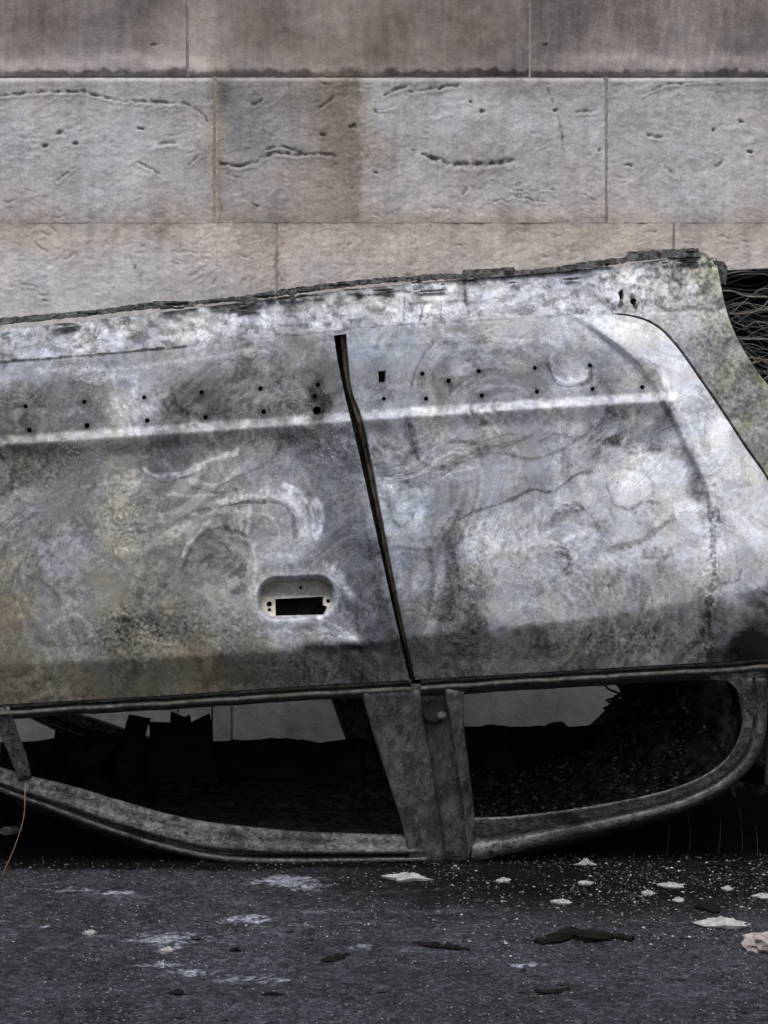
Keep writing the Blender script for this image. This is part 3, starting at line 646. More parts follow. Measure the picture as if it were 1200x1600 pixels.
fills = [
    (smooth_poly([(722, 812), (760, 793), (800, 782), (830, 767), (862, 770), (905, 742), (960, 712), (1045, 702), (1080, 740), (1102, 800), (1106, 900), (1100, 962), (1000, 958), (880, 978), (770, 988), (742, 930), (716, 890)], 4), 15, 5),
    (smooth_poly([(300, 900), (300, 860), (322, 832), (352, 826), (382, 845), (384, 900), (360, 925), (325, 922)], 4), -13, 7),
    (smooth_poly([(640, 655), (700, 650), (790, 648), (840, 655), (815, 685), (740, 700), (700, 728), (665, 722), (648, 700)], 4), 12, 5),
    (smooth_poly([(-20, 700), (120, 695), (300, 690), (420, 690), (360, 705), (280, 738), (225, 735), (190, 715), (60, 760), (-20, 780)], 4), -16, 8),
    (smooth_poly([(440, 690), (548, 672), (575, 760), (600, 880), (620, 1000), (560, 1010), (555, 930), (520, 860), (505, 790), (465, 740)], 4), -9, 14),
    (smooth_poly([(948, 745), (985, 735), (1015, 752), (1018, 780), (985, 793), (958, 785)], 4), 3, 4),
    (smooth_poly([(-20, 604), (200, 592), (300, 588), (520, 564), (530, 640), (300, 655), (-20, 672)], 4), -13, 5),
    (smooth_poly([(560, 560), (840, 545), (960, 560), (960, 600), (840, 612), (700, 615), (570, 625)], 4), -10, 10),
    (smooth_poly([(1010, 650), (1055, 640), (1062, 690), (1010, 705), (985, 690)], 4), -16, 6),
    (smooth_poly([(1050, 700), (1075, 712), (1092, 745), (1104, 785), (1092, 800), (1080, 765), (1062, 730)], 4), -20, 4),
]
HOLEC = [(40, 635, 4), (46, 672, 4.5), (132, 628, 4), (136, 665, 5), (225, 621, 4), (230, 657, 4.5), (315, 613, 4), (321, 652, 4.5), (407, 607, 4.5), (412, 643, 4.5), (497, 601, 4), (492, 619, 4.5), (495, 641, 8), (600, 623, 4), (660, 584, 4), (666, 623, 4), (701, 595, 4.5), (748, 580, 4), (753, 618, 4), (836, 575, 4), (839, 612, 4), (922, 571, 4), (926, 608, 4), (1004, 605, 4.5), (597, 588, 7)]
def swirl(x, y):
    x = x.copy(); y = y.copy()
    for k, (sc, am) in enumerate(((210, 34), (150, 26), (120, 20), (210, 30), (90, 12), (150, 18))):
        e = 2.0; p0 = perlin(x/sc, y/sc, 201+k % 3); gx_ = (perlin((x+e)/sc, y/sc, 201+k % 3)-p0)/e*sc; gy_ = (perlin(x/sc, (y+e)/sc, 201+k % 3)-p0)/e*sc
        x = x+am*gy_; y = y-am*gx_
    return x, y
def burn_and_shading(x, y):
    wx = x+20*fbm(x, y, 75, 4, 71)+5*fbm(x, y, 14, 3, 73); wy = y+20*fbm(x, y, 75, 4, 72)+5*fbm(x, y, 14, 3, 74)
    qm = inside(QREG, x, y)
    L, wm = idw(burnpts, x+.8*(wx-x), y+.8*(wy-y), 4.0, 16)
    xa, ya = swirl(x, y)
    bands = fbm(xa, ya*1.35, 115, 5, 85, .5); b2 = fbm(xa*1.0, ya*2.2, 48, 4, 86, .6); b3 = fbm(xa, ya*2.0, 12, 3, 80, .6)
    r1 = fbm(xa, ya, 60, 3, 83); r2 = fbm(xa, ya, 60, 3, 84)
    amt = (.35+.75*sm(-.3, .45, fbm(x, y, 170, 3, 79)))*(1-.45*sm(L_(YD, x)+10, L_(YD, x)-10, y))*(1-.4*sm(330, 180, x)*sm(690, 740, y))
    ql = 124+16*np.tanh(2*fbm(x, y, 48, 5, 110))+9*np.tanh(3*fbm(x, y, 13, 4, 111))+20*sm(.3, .45, fbm(x, y, 6, 2, 112))-20*sm(.3, .45, fbm(x, y, 7, 2, 113))+40*sm(1075, 985, x)+22*sm(560, 470, y)
    L = np.where(qm, ql, L+amt*(17*np.tanh(3.0*bands)+4*np.tanh(3*b2)))+7*fbm(x, y, 7, 3, 96)
    for pl, dl, sf in fills:
        ins = np.where(inside(pl, wx, wy), 1, -1)*pdist(pl, wx, wy, True); L = L+dl*sm(-sf*.4, sf, ins+3*b3)
    cont = np.abs(((bands*3.1+.15*b3) % 1)-.5)*2
    vm = sm(-.05, .35, fbm(x, y, 120, 3, 87))
    L = L+vm*(-7*sm(.86, .96, cont)+5*sm(.68, .78, cont)*sm(.90, .84, cont))
    L = L+np.where(qm, 0, 9)*sm(540, 600, x)*sm(L_(YD, x)-2, L_(YD, x)+6, y)
    stp = 19.0; q_ = (L+2.2*b3+1.6*fbm(x, y, 9, 3, 140))/stp; fq = np.floor(q_); frq = q_-fq
    tk = .95*sm(-.6, .0, fbm(x, y, 140, 3, 141))*np.where(qm, .3, 1)
    ter = stp*(fq+.5*sm(.44, .56, frq)*2)-9*np.exp(-((frq-.44)/.06)**2)*sm(0, .4, fbm(x, y, 60, 3, 142))+10*np.exp(-((frq-.60)/.07)**2)*sm(-.1, .3, fbm(x, y, 50, 3, 143))
    L = L*(1-tk)+ter*tk
    mo = fbm(x+6*b3, y+6*b3, 17, 5, 130, .62); mk = sm(-.25, .35, fbm(x, y, 95, 3, 131)); L = L+mk*(11*sm(.10, .15, mo)-12*sm(-.14, -.20, mo))+9*sm(620, 500, x)*sm(690, 720, y)
    m2 = fbm(x, y, 8.5, 4, 132, .6); mk2 = sm(-.3, .3, fbm(x, y, 70, 3, 133)); L = L+mk2*(10*sm(.14, .2, m2)-13*sm(-.2, -.27, m2))+5*b3
    L = np.where(qm, L, 134+(L-134)*.93)+10*sm(560, 440, x)*sm(690, 730, y)
    br = fbm(x, y, 16, 4, 89); fi = fbm(x, y, 6, 2, 99)
    lg = y-L_(YC, x); L = L+44*sm(-14, -5, lg+3*br)*sm(3.5, 0, lg)*np.clip(.85+.6*br, .3, 1.2)*sm(1065, 1040, x)   # light on the crease ledge, painted into the tone
    L = L-18*np.exp(-((lg-14)/12)**2)*sm(1060, 1000, x)  # painted shade just below the ledge
    # milky peel: patches where pale ash sits in flakes
    peel = sm(.10, .34, fbm(x+30*r1, y+30*r2, 40, 5, 90))*sm(-.1, .5, fbm(x, y, 160, 3, 93)); L = L+16*peel
    pe2 = fbm(x+26*r2, y+26*r1, 26, 5, 97); msk = sm(-.2, .5, fbm(x, y, 120, 3, 98)); L = L+msk*(20*sm(.16, .22, pe2)-20*sm(-.2, -.27, pe2))
    for pl, w, dl, bk in strokes:
        p = np.array(pl); m = (x > p[:, 0].min()-70) & (x < p[:, 0].max()+70) & (y > p[:, 1].min()-70) & (y < p[:, 1].max()+70)
        if not m.any(): continue
        d = pdist(pl[::2]+[pl[-1]], x[m]+.14*(wx-x)[m], y[m]+.14*(wy-y)[m])
        w = w*.8*np.clip(.9+.9*fbm(x[m], y[m], 38, 2, 150), .35, 1.6); d = d+w*(.25+bk*.75)*br[m]+(.15+.2*bk)*w*fi[m]; g = .8*sm(1.15, .8, d/w)+.2*np.exp(-(d/(2.0*w))**2); L[m] += (.85 if dl < 0 else 1.0)*dl*g*np.clip(1+bk*1.1*fi[m], .25, 1.4)
    for qx, qy, rx, ry, dl in spots:
        L = L+dl*np.exp(-(((wx-qx)/rx)**2+((wy-qy)/ry)**2)**1.2)
    # blistered speckle fields
    for (qx, qy, rx, ry, a) in ((205, 990, 70, 40, 1.0), (195, 820, 70, 50, .7), (980, 1000, 130, 26, .9), (900, 900, 110, 50, .6), (740, 870, 26, 90, .7), (60, 735, 70, 30, .7), (1112, 860, 22, 120, 1.0), (450, 1040, 90, 20, .6), (1100, 490, 40, 110, .5), (1160, 620, 50, 120, .5), (330, 985, 120, 30, .6)):
        k = np.exp(-(((x-qx)/rx)**2+((y-qy)/ry)**2))*a*(np.where(qm, 1, 0) if (qx, qy) in ((1100, 490), (1160, 620)) else 1)
        L = L-46*k*sm(.2, .4, fbm(x, y, 6, 2, 91))+32*k*sm(.2, .42, fbm(x, y, 6, 2, 92))
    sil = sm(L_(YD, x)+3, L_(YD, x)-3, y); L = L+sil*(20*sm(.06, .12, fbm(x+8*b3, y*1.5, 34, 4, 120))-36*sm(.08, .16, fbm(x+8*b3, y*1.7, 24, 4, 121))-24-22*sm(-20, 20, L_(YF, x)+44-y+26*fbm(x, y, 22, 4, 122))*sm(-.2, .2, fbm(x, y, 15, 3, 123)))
    for hx, hy, hr_ in HOLEC:
        m = (np.abs(x-hx) < 26) & (np.abs(y-hy) < 26); L[m] -= 34*np.exp(-(np.hypot(x[m]-hx, y[m]-hy-2)/(hr_*2.0+4*br[m]))**2)
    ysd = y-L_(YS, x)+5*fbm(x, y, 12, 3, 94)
    L = L-22*sm(-1, 2.5, ysd)*sm(40, 200, x)+14*np.exp(-((ysd+4)/2.5)**2)*sm(690, 760, x)*sm(1010, 940, x)  # shoulder: painted shade below the line, painted light line above
    hr, s = recess(x, y)
    k = np.exp(-(np.minimum(np.abs(s), 30)/7)**2); L = L+30*k*np.clip(1+.9*br, .2, 1.4)
    L = np.where(s < -7, 0.45*L+.55*np.where(y > 932, 176, 112)+10*br, L); wm = np.where(s < -7, .6, wm)  # recess: brown tone, with light on its lower half painted in
    c = lin(np.clip(L, 9, 232))/.95
    wm = wm+.25*fbm(x, y, 45, 3, 95)
    rgb = np.stack([c*(.965+.17*np.clip(wm, -1, 1.3)), c*(.995+.03*np.clip(wm, -1, 1.3)), c*(1.06-.27*np.clip(wm, -1, 1.3))], -1)
    grn = np.where(qm, sm(1060, 1150, x)*(.5+.9*sm(-.1, .4, fbm(x, y, 50, 4, 114))), 0)*.8
    rgb = rgb*np.stack([1+.02*grn, 1+.03*grn, 1-.22*grn], -1)
    return {'burn_and_shading': rgb}

def circ(x, y, r, n=9): return [(x+r*math.cos(2*math.pi*k/n), y+r*math.sin(2*math.pi*k/n)) for k in range(n)]
def ring(tab, x0, x1, n=40, off=0): return [(x, float(L_(tab, x))+off) for x in np.linspace(x0, x1, n)]
holesF = [circ(p[0], p[1], p[2]*.85) for p in ((40, 635, 4), (46, 672, 4.5), (132, 628, 4), (136, 665, 5), (225, 621, 4), (230, 657, 4.5), (315, 613, 4), (321, 652, 4.5), (407, 607, 4.5), (412, 643, 4.5), (497, 601, 4), (492, 619, 4.5), (495, 641, 8))]
latch = [(430, 936), (505, 932), (505, 946), (511, 947), (510, 954), (506, 961), (431, 963)]
holesF += [latch, circ(421, 944, 4.5), circ(421, 953, 3), circ(513, 939, 3.5), circ(470, 918, 2.8)]
holesR = [circ(p[0], p[1], p[2]*.85) for p in ((600, 623, 4), (660, 584, 4.2), (666, 623, 4.2), (701, 595, 4.5), (748, 580, 4.2), (753, 618, 4.2), (836, 575, 4.2), (839, 612, 4.2), (922, 571, 4.2), (926, 608, 4.2), (1004, 605, 4.5))]
holesR.append([(591, 580), (603, 579), (602, 597), (592, 597)])
EDGE_F = smooth_poly([(521, 519), (527, 560), (537, 610), (547, 652), (560, 705), (590, 842), (616, 960), (641, 1066)], 6)
EDGE_R = smooth_poly([(541, 517), (545, 560), (550, 608), (566, 652), (578, 705), (604, 842), (627, 960), (649, 1062)], 6)
XL = -300
front_o = ring(YD, XL, 521, 40, 1)[:-1]+EDGE_F+[(x, float(L_(YB, x))-5) for x in np.linspace(636, XL, 40)]
front_door = own(panel('front_door', front_o, holesF, dep_front, M_PANEL, car, attrf=burn_and_shading, dense=(-12, 490, 660, 1085, 2.0), skirt=.026, step=4.2), car)
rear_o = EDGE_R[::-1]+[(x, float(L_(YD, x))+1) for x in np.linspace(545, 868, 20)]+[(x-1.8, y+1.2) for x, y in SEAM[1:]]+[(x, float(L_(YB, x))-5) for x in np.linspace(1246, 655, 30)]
rear_door = own(panel('rear_door', rear_o, holesR, dep, M_PANEL, car, attrf=burn_and_shading, skirt=.026, step=4.2, dense=(530, 470, 1212, 1075, 2.0)), car)
sill_o = ring(YF, XL, 955, 60, 14)+[(964, 424), (964, 496)]+[(x, float(L_(YD, x))+7) for x in np.linspace(950, XL, 60)]
own(panel('sill', sill_o, [], lambda x, y: dep(x, y)+.0035+.004*sm(L_(YD, x)-1, L_(YD, x)+3, y), M_PANEL, car, attrf=burn_and_shading, skirt=.012, step=2.6), car)
ARCH = smooth_poly([(1118, 404), (1124, 432), (1132, 474), (1146, 516), (1170, 560), (1202, 604), (1262, 660), (1340, 690), (1430, 672), (1500, 600), (1545, 500), (1560, 380)])
quarter_o = [(956.5, 424), (985, 412), (1040, 405), (1092, 392)]+ARCH+[(1760, 350), (1800, 990)]+[(x, float(L_(YB, x))-4) for x in np.linspace(1790, 1256, 20)]+[(x+1.8, y-1.2) for x, y in SEAM[::-1] if x > 958]+[(957, 489)]
quarter = own(panel('rear_quarter_panel', quarter_o, [[(966, 457), (972, 452), (976, 464), (970, 472)], circ(990, 471, 5.5)], lambda x, y: dep(x, y)+.001, M_PANEL, car, attrf=burn_and_shading, skirt=.035, step=2.8), car)
fend_o = [(-806, 600), (-306, 598)]+[(-306, 1122), (-806, 1150)]
own(panel('front_fender', fend_o, [], dep, M_PANEL, car, attrf=burn_and_shading, step=9), car)

# pinch flange with flaking burnt underseal, in ragged pieces
fl_top = [(XL, 532), (0, 497), (60, 492), (150, 484), (250, 470), (300, 471), (380, 462), (440, 452), (500, 444), (560, 437), (640, 431), (690, 427), (722, 428), (724, 422), (803, 417), (806, 423), (860, 418), (930, 407), (978, 402), (982, 393), (1040, 390), (1091, 387), (1094, 396)]
fl_bot = [(1094, 401), (1040, 403), (985, 408), (940, 416), (880, 424), (800, 431), (740, 434), (690, 436), (600, 441), (500, 453), (400, 467), (250, 480), (100, 497), (0, 507), (XL, 545)]
own(panel('pinch_flange', fl_top+fl_bot, [], lambda x, y: dep(x, y)-.006+.003*fbm(x, y*2, 40, 4, 33), M_FLANGE, car, jag=1.6, step=2.6, skirt=.01), car)
rnd = random.Random(11)
for k in range(46):                                     # loose scales of underseal along the flange
    x = rnd.uniform(-60, 1080)**1; y = float(np.interp(x, [p[0] for p in fl_top], [p[1] for p in fl_top]))+rnd.uniform(2, 26); w = rnd.uniform(8, 40); h = rnd.uniform(2, 5)
    sl = -.06
    ol = [(x+w*.5*math.cos(t)*rnd.uniform(.7, 1.2), y+h*.5*math.sin(t)*rnd.uniform(.6, 1.3)+sl*w*.5*math.cos(t)) for t in np.linspace(0, 2*math.pi, 8, endpoint=False)]
    own(panel('underseal_flake', ol, [], lambda x, y: dep(x, y)-.012+.003*fbm(x, y, 9, 2, 35+k), rnd.choice([M_FLANGE, M_CHAR, M_FLANGE]), car, step=6, skirt=.006), car)

# belt mouldings, one on each door: a lip, a slot and a lower lip
def belt(x0, x1, parent_door, hang):
    xs_ = np.linspace(x0, x1, 60); yb = L_(YB, xs_)
    wob = 1.2*fbm(xs_, xs_*0, 60, 3, 15)
    rows = [un(xs_, yb+o+wob, D+.050+dz) for o, dz in ((-7, .020), (-7, .004), (-3, -.002), (-.5, .000), (0, .028), (5, .030), (5.5, -.004), (9.5, -.009), (12, .0), (12+hang, .022), (12+hang, .05))]
    return loft('belt_moulding', rows, M_LIP, parent_door, thick=.0025)
belt(XL, 643, front_door, 5); belt(657, 1250, rear_door, 9)

# window frames
dwin = lambda x, y: dep(x, y)
rail_o = smooth_poly([(-300, 1118), (-150, 1172), (0, 1236), (80, 1266), (160, 1297), (250, 1326), (330, 1344), (400, 1350), (520, 1349), (668, 1346)], 8)
rail_i = smooth_poly([(-300, 1108), (-150, 1145), (-40, 1186), (40, 1211), (110, 1228), (190, 1252), (270, 1274), (340, 1287), (480, 1300), (660, 1306)], 8)
PR_F = [(0, .03), (0, .006), (.03, -.010), (.10, -.016), (.15, -.006), (.19, .034), (.31, .036), (.34, -.004), (.40, -.012), (.54, .004), (.75, .008), (.96, .012), (1.0, .022), (1.0, .06)]
band('window_frame', rail_o, rail_i, PR_F, M_FRAME, front_door, 110, dwin)
# vent-window divider bar near the left of the opening
vb_o = [(-14, 1104), (2, 1150), (22, 1196), (30, 1220)]; vb_i = [(14, 1104), (26, 1140), (42, 1185), (49, 1216)]
band('vent_window_bar', vb_o, vb_i, [(0, .05), (0, .004), (.12, -.004), (.3, .006), (.8, .006), (.92, -.004), (1, .004), (1, .045)], M_FRAME, front_door, 14, dwin)
bp_o = [(566, 1084), (585, 1150), (608, 1220), (630, 1290), (642, 1348)]; bp_i = [(656, 1078), (662, 1130), (672, 1190), (684, 1270), (694, 1348)]
band('window_post', bp_o, bp_i, [(0, .06), (0, .002), (.06, -.006), (.12, .0), (.5, -.003), (.93, -.002), (1, .004), (1, .035)], M_PILLAR, front_door, 40, lambda x, y: dwin(x, y)+.0025*fbm(x, y, 26, 3, 66))
rf_o = smooth_poly([(736, 1347), (800, 1333), (900, 1308), (1000, 1284), (1080, 1260), (1140, 1228), (1178, 1190), (1196, 1140), (1198, 1060)], 8)
rf_i = smooth_poly([(740, 1278), (800, 1276), (900, 1264), (1000, 1246), (1070, 1226), (1122, 1198), (1150, 1164), (1162, 1120), (1158, 1060)], 8)
PR_R = [(0, .04), (0, .010), (.07, -.004), (.30, -.012), (.40, .0), (.46, .012), (.55, .010), (.62, -.002), (.90, .004), (.96, -.003), (1.0, .004), (1.0, .05)]
band('window_frame', rf_o, rf_i, PR_R, M_FRAME, rear_door, 100, dwin)
rp_o = [(694, 1076), (706, 1130), (716, 1200), (726, 1270), (732, 1344)]; rp_i = [(724, 1080), (722, 1130), (732, 1200), (740, 1268), (742, 1310)]
band('window_post', rp_o, rp_i, [(0, .05), (0, .003), (.2, -.008), (.6, -.004), (.85, .004), (1, .002), (1, .045)], M_PILLAR, rear_door, 36, lambda x, y: dwin(x, y)+.003*fbm(x, y, 14, 3, 67))
# corner gussets where the rear frame meets the belt
own(panel('frame_corner', smooth_poly([(1110, 1056), (1150, 1052), (1200, 1050), (1200, 1100), (1168, 1130), (1158, 1090), (1140, 1066), (1110, 1062)], 5), [circ(1178, 1064, 6)], lambda x, y: dwin(x, y)+.004, M_FRAME, rear_door, step=5, skirt=.02), rear_door)

# B-pillar behind the door gap and between the two window posts
def strip(name, pts_l, pts_r, dz, mat, par, n=40):
    l, r = even(pts_l, n), even(pts_r, n); rows = []
    for t, q in ((0, .05), (0, 0), (.5, .006), (1, 0), (1, .05)):
        p = l+(r-l)*t; rows.append(un(p[:, 0], p[:, 1], D+dep(p[:, 0], p[:, 1])+dz+q))
    return loft(name, rows, mat, par, thick=.003)
pil = own(strip('door_pillar', [(500, 508), (520, 600), (545, 720), (590, 900), (625, 1068)], [(570, 508), (585, 600), (605, 720), (640, 900), (672, 1068)], .060, M_RUST, car), car)
strip('pillar_channel', [(645, 1072), (655, 1130), (666, 1200), (678, 1270), (690, 1347)], [(722, 1072), (724, 1130), (728, 1200), (734, 1270), (740, 1347)], .014, M_PILLAR, pil, 40)
ef, er = even(EDGE_F, 40), even(EDGE_R, 40); rows = []
for t_, q_ in ((.42, .05), (.50, .022), (.62, .018), (.80, .026), (.95, .03)):
    p = ef+(er-ef)*t_; rows.append(un(p[:, 0]+.8*fbm(p[:, 1], p[:, 1], 30, 2, 8), p[:, 1], D+dep(p[:, 0], p[:, 1])+q_))
loft('pillar_lip', rows, M_GAP, pil, thick=.002)
mb = MB(); c = un(679, 1112, D+.075)
mb.tube([c+np.array([0, .05, 0]), c+np.array([0, -.004, 0]), c+np.array([0, -.006, 0])], [.026, .026, .020], 14); mb.build('hinge_boss', M_SOOT, pil, True)
mb = MB(); c = un(691, 1119, D+.066); P_ = [c+np.array([0, .03, 0])]+[c+np.array([0, .006-.012*math.sin(t), 0]) for t in np.linspace(0, math.pi/2, 5)]
mb.tube(P_, [.0105]+[.0105*math.cos(t)+.0004 for t in np.linspace(0, math.pi/2, 5)], 12); mb.build('bolt', M_PILLAR, pil, True)
# dark inner skins of the doors
own(panel('door_lining', [(XL, 620), (560, 530), (650, 1060), (XL, 1112)], [], lambda x, y: dep(x, y)+.085, M_SOOT, car, step=16), car)
own(panel('door_lining', [(575, 525), (980, 500), (1230, 800), (1240, 1030), (690, 1058)], [], lambda x, y: dep(x, y)+.085, M_SOOT, car, step=16), car)

# wheel arch: lip return, inner housing
A2 = np.array(ARCH); dA = D+dep(A2[:, 0], A2[:, 1])+.006
rows = [un(A2[:, 0], A2[:, 1], dA+k) for k in (0, .03)]
inner = A2+np.stack([np.interp(A2[:, 0], [1118, 1340, 1560], [-18, 0, 18]), np.interp(A2[:, 1], [380, 690], [0, 14])], -1)
rows += [un(inner[:, 0], inner[:, 1], dA+k) for k in (.032, .12, .26)]
own(loft('wheel_housing', rows, M_SOOT, car, thick=.003), car)
own(panel('housing_wall', [(1070, 436), (1160, 431), (1230, 436), (1620, 400), (1620, 760), (1070, 760)], [], lambda x, y: .30+.0*x+.02*fbm(x, y, 60, 3, 44), M_SOOT, car, step=8, jag=2), car)
own(panel('arch_bracket', [(1115, 407), (1131, 409), (1137, 418), (1134, 446), (1124, 440)], [], lambda x, y: .10+0*x, M_FLANGE, car, step=5, skirt=.02), car)

# C-pillar, roof, floor, bulkheads
own(panel('rear_pillar', [(1199, 1040), (1470, 1016), (1330, 1150), (1230, 1222), (1196, 1226), (1201, 1140)], [], lambda x, y: dep(x, y)+.01, M_FRAMED, car, step=8), car)
near_edge = even(rail_o[18:], 40).tolist()+even(rf_o[:50], 40).tolist()+[(1240, 1215)]
ne = np.array(near_edge); Wn = un(ne[:, 0], ne[:, 1], D+dep(ne[:, 0], ne[:, 1])+.012)
rows = []
for s_ in np.linspace(0, 1, 25):
    r_ = Wn.copy(); r_[:, 1] = Wn[:, 1]*(1-s_)+(2*CY-Wn[:, 1])*s_
    r_[:, 2] = np.maximum(.009, Wn[:, 2]-.07*math.sin(math.pi*s_)**.55+.004*fbm(r_[:, 0], r_[:, 1], .12, 3, 77)); rows.append(r_)
own(loft('roof', rows, M_SOOT, car, thick=.003), car)
xs_ = np.linspace(-800, 1700, 60); yy = L_(YF, xs_)+14; B_ = un(xs_, yy, D+.11); rows = []
for s_ in np.linspace(0, 1, 21):
    r_ = B_.copy(); r_[:, 1] = B_[:, 1]*(1-s_)+(2*CY-B_[:, 1])*s_
    r_[:, 2] -= .03+.10*math.exp(-((s_-.5)/.10)**2)+.012*np.abs(math.sin(s_*18)); rows.append(r_)
own(loft('floor_pan', rows, M_FLANGE, car, thick=.004), car)
def plate(name, X, z0, z1, y0, y1, mat):
    mb = MB(); mb.box((X, (y0+y1)/2, (z0+z1)/2), (.006, (y1-y0)/2, (z1-z0)/2)); return own(mb.build(name, mat, car), car)
plate('firewall', -.80, .32, 1.00, D+.07, 2*CY-D-.07, M_SOOT)
plate('nose_panel', -1.425, .30, .93, D+.03, 2*CY-D-.03, M_FRAMED)
plate('tail_panel', 2.0, .50, 1.20, D+.03, 2*CY-D-.03, M_FRAMED)
mb = MB(); mb.box((-1.11, CY, .305), (.31, .77, .006)); own(mb.build('bonnet', M_FRAMED, car), car)
mb = MB(); mb.box((1.72, CY, .485), (.29, .77, .006)); own(mb.build('boot_lid', M_FRAMED, car), car)

# the far side is the mirror image of the near side
def mirror(o, parent):
    c = o.copy(); COL.objects.link(c); c.parent = parent
    if parent is car: c.scale = (1, -1, 1); c.location = (-CARP.x, 2*CY-CARP.y, 0)
    for ch in o.children:
        if not (o.name.startswith('rear_door') and ch.name.split('.')[0] in ('window_frame', 'frame_corner')): mirror(ch, c)
    return c
for o in [o for o in car.children if o.name.split('.')[0] in ('front_door', 'rear_door', 'sill', 'rear_quarter_panel', 'front_fender', 'door_pillar', 'wheel_housing', 'rear_pillar', 'door_lining')]:
    mirror(o, car)

# ------------------------------------------------------------------ burnt remains inside the car
def chunk(name, c, size, seed, mat, flat=1.0, sub=2, rough=.35, rot=0.0, tilt=0.0):
    bm = bmesh.new(); bmesh.ops.create_icosphere(bm, subdivisions=sub, radius=1.0)
    V = np.array([tuple(v.co) for v in bm.verts]); Fc = [[v.index for v in f.verts] for f in bm.faces]; bm.free()
    r = 1+rough*(fbm(V[:, 0]*2+V[:, 2], V[:, 1]*2-V[:, 2]*.7, 1.0, 3, seed)+.6*fbm(V[:, 2]*3, V[:, 0]*3+V[:, 1], .7, 2, seed+5))
    V = np.sign(V)*np.abs(V)**.8*r[:, None]*np.array(size)/2
    ct, st = math.cos(tilt), math.sin(tilt); V = np.stack([V[:, 0]*ct-V[:, 2]*st, V[:, 1], V[:, 0]*st+V[:, 2]*ct], -1)
    cr, sr = math.cos(rot), math.sin(rot); V = np.stack([V[:, 0]*cr-V[:, 1]*sr, V[:, 0]*sr+V[:, 1]*cr, V[:, 2]], -1)
    o = add_mesh(name, V, Fc, mat, None, False); o.location = c; return o
def roof_z(x): return float(np.interp(x, Wn[:, 0], np.maximum(.012, Wn[:, 2]-.06)))
# charred seat-frame stumps seen against the wall through the front window
sy = 5.25
def stump(px0, px1, ptop, lean, seed):
    a = un(px0, ptop, sy); b = un(px1, ptop, sy); z0 = roof_z((a[0]+b[0])/2); w = b[0]-a[0]; h = a[2]-z0
    rr = random.Random(seed); V = []; n = 6; m = 9
    for i in range(m):
        t = i/(m-1)
        for sx, syy in ((-.5, -.5), (.5, -.5), (.5, .5), (-.5, .5)):
            V.append((sx*w*(1.15-.15*t)+lean*h*(t-1)+rr.uniform(-.004, .004), syy*.05+rr.uniform(-.004, .004), h*t+(rr.uniform(-.03, .012) if i == m-1 else 0)))
    Fc = [(i*4+k, i*4+(k+1) % 4, (i+1)*4+(k+1) % 4, (i+1)*4+k) for i in range(m-1) for k in range(4)]+[(3, 2, 1, 0), tuple((m-1)*4+k for k in range(4))]
    o = add_mesh('charred_stump', V, Fc, M_CHAR, None, False); o.location = ((a[0]+b[0])/2, sy, z0); return o
for (p0, p1, pt, ln, sd2), lb in zip(((140, 202, 1138, .8, 1), (201, 234, 1119, .25, 2), (233, 266, 1129, .0, 3), (267, 298, 1112, .0, 4), (297, 329, 1121, -.08, 5)),
        ('low slanting charred stump inside car, leftmost of five behind the front window', 'charred stump with slanted top inside car, second from left behind front window',
         'short charred stump in the middle of the five behind front window', 'tallest of five charred stumps behind the front window opening',
         'charred stump inside car, rightmost of five behind the front window')):
    tag(stump(p0, p1, pt, ln, sd2), lb, 'debris', 'charred stumps inside the car')
rnd = random.Random(3)
def wire(pts, r, lab, name='burnt_wire', cat='wire', group=None, mat=None):
    mb = MB(); base = Vector(pts[0]); mb.tube([Vector(p)-base for p in smooth_poly(pts, 5)], r, 5)
    o = mb.build(name, mat or M_WIRE, None, True); o.location = base; return tag(o, lab, cat, group)
zt = 1.02
for (x, yb_, k, lb) in ((278, 1114, .0, 'short thin wire hanging inside car above the tallest charred stump'), (331, 1152, .003, 'long straight thin wire hanging inside car right of the charred stumps'), (365, 1102, -.004, 'faint short hanging wire inside car nearest the middle pillar')):
    a = un(x, yb_, 5.3); wire([(a[0]+k, 5.3, zt), (a[0]-k, 5.302, .7), (a[0]+k, 5.3, .45), (a[0], 5.3, a[2])], .0022, lb, mat=M_CHAR)
lin_ = thing('headlining', 'charred sagging roof lining along the far side behind the front window', 'lining', (-.1, 5.34, .05))
u, v = np.meshgrid(np.linspace(0, 1, 90), np.linspace(0, 1, 14)); X_ = -.50+1.02*u; Z_ = .02+v*(.112+.012*fbm(u*7, v*0, 1, 4, 17)); Y_ = 5.33+.03*v+.012*fbm(u*9, v*3, 1, 4, 18)
ii = np.arange(13)[:, None]*90+np.arange(89)[None]
o = add_mesh('lining_sheet', np.stack([X_+.1, Y_-5.34, Z_-.05], -1).reshape(-1, 3), np.stack([ii, ii+1, ii+91, ii+90], -1).reshape(-1, 4), M_SOOT, lin_, True); o.modifiers.new('t', 'SOLIDIFY').thickness = .02
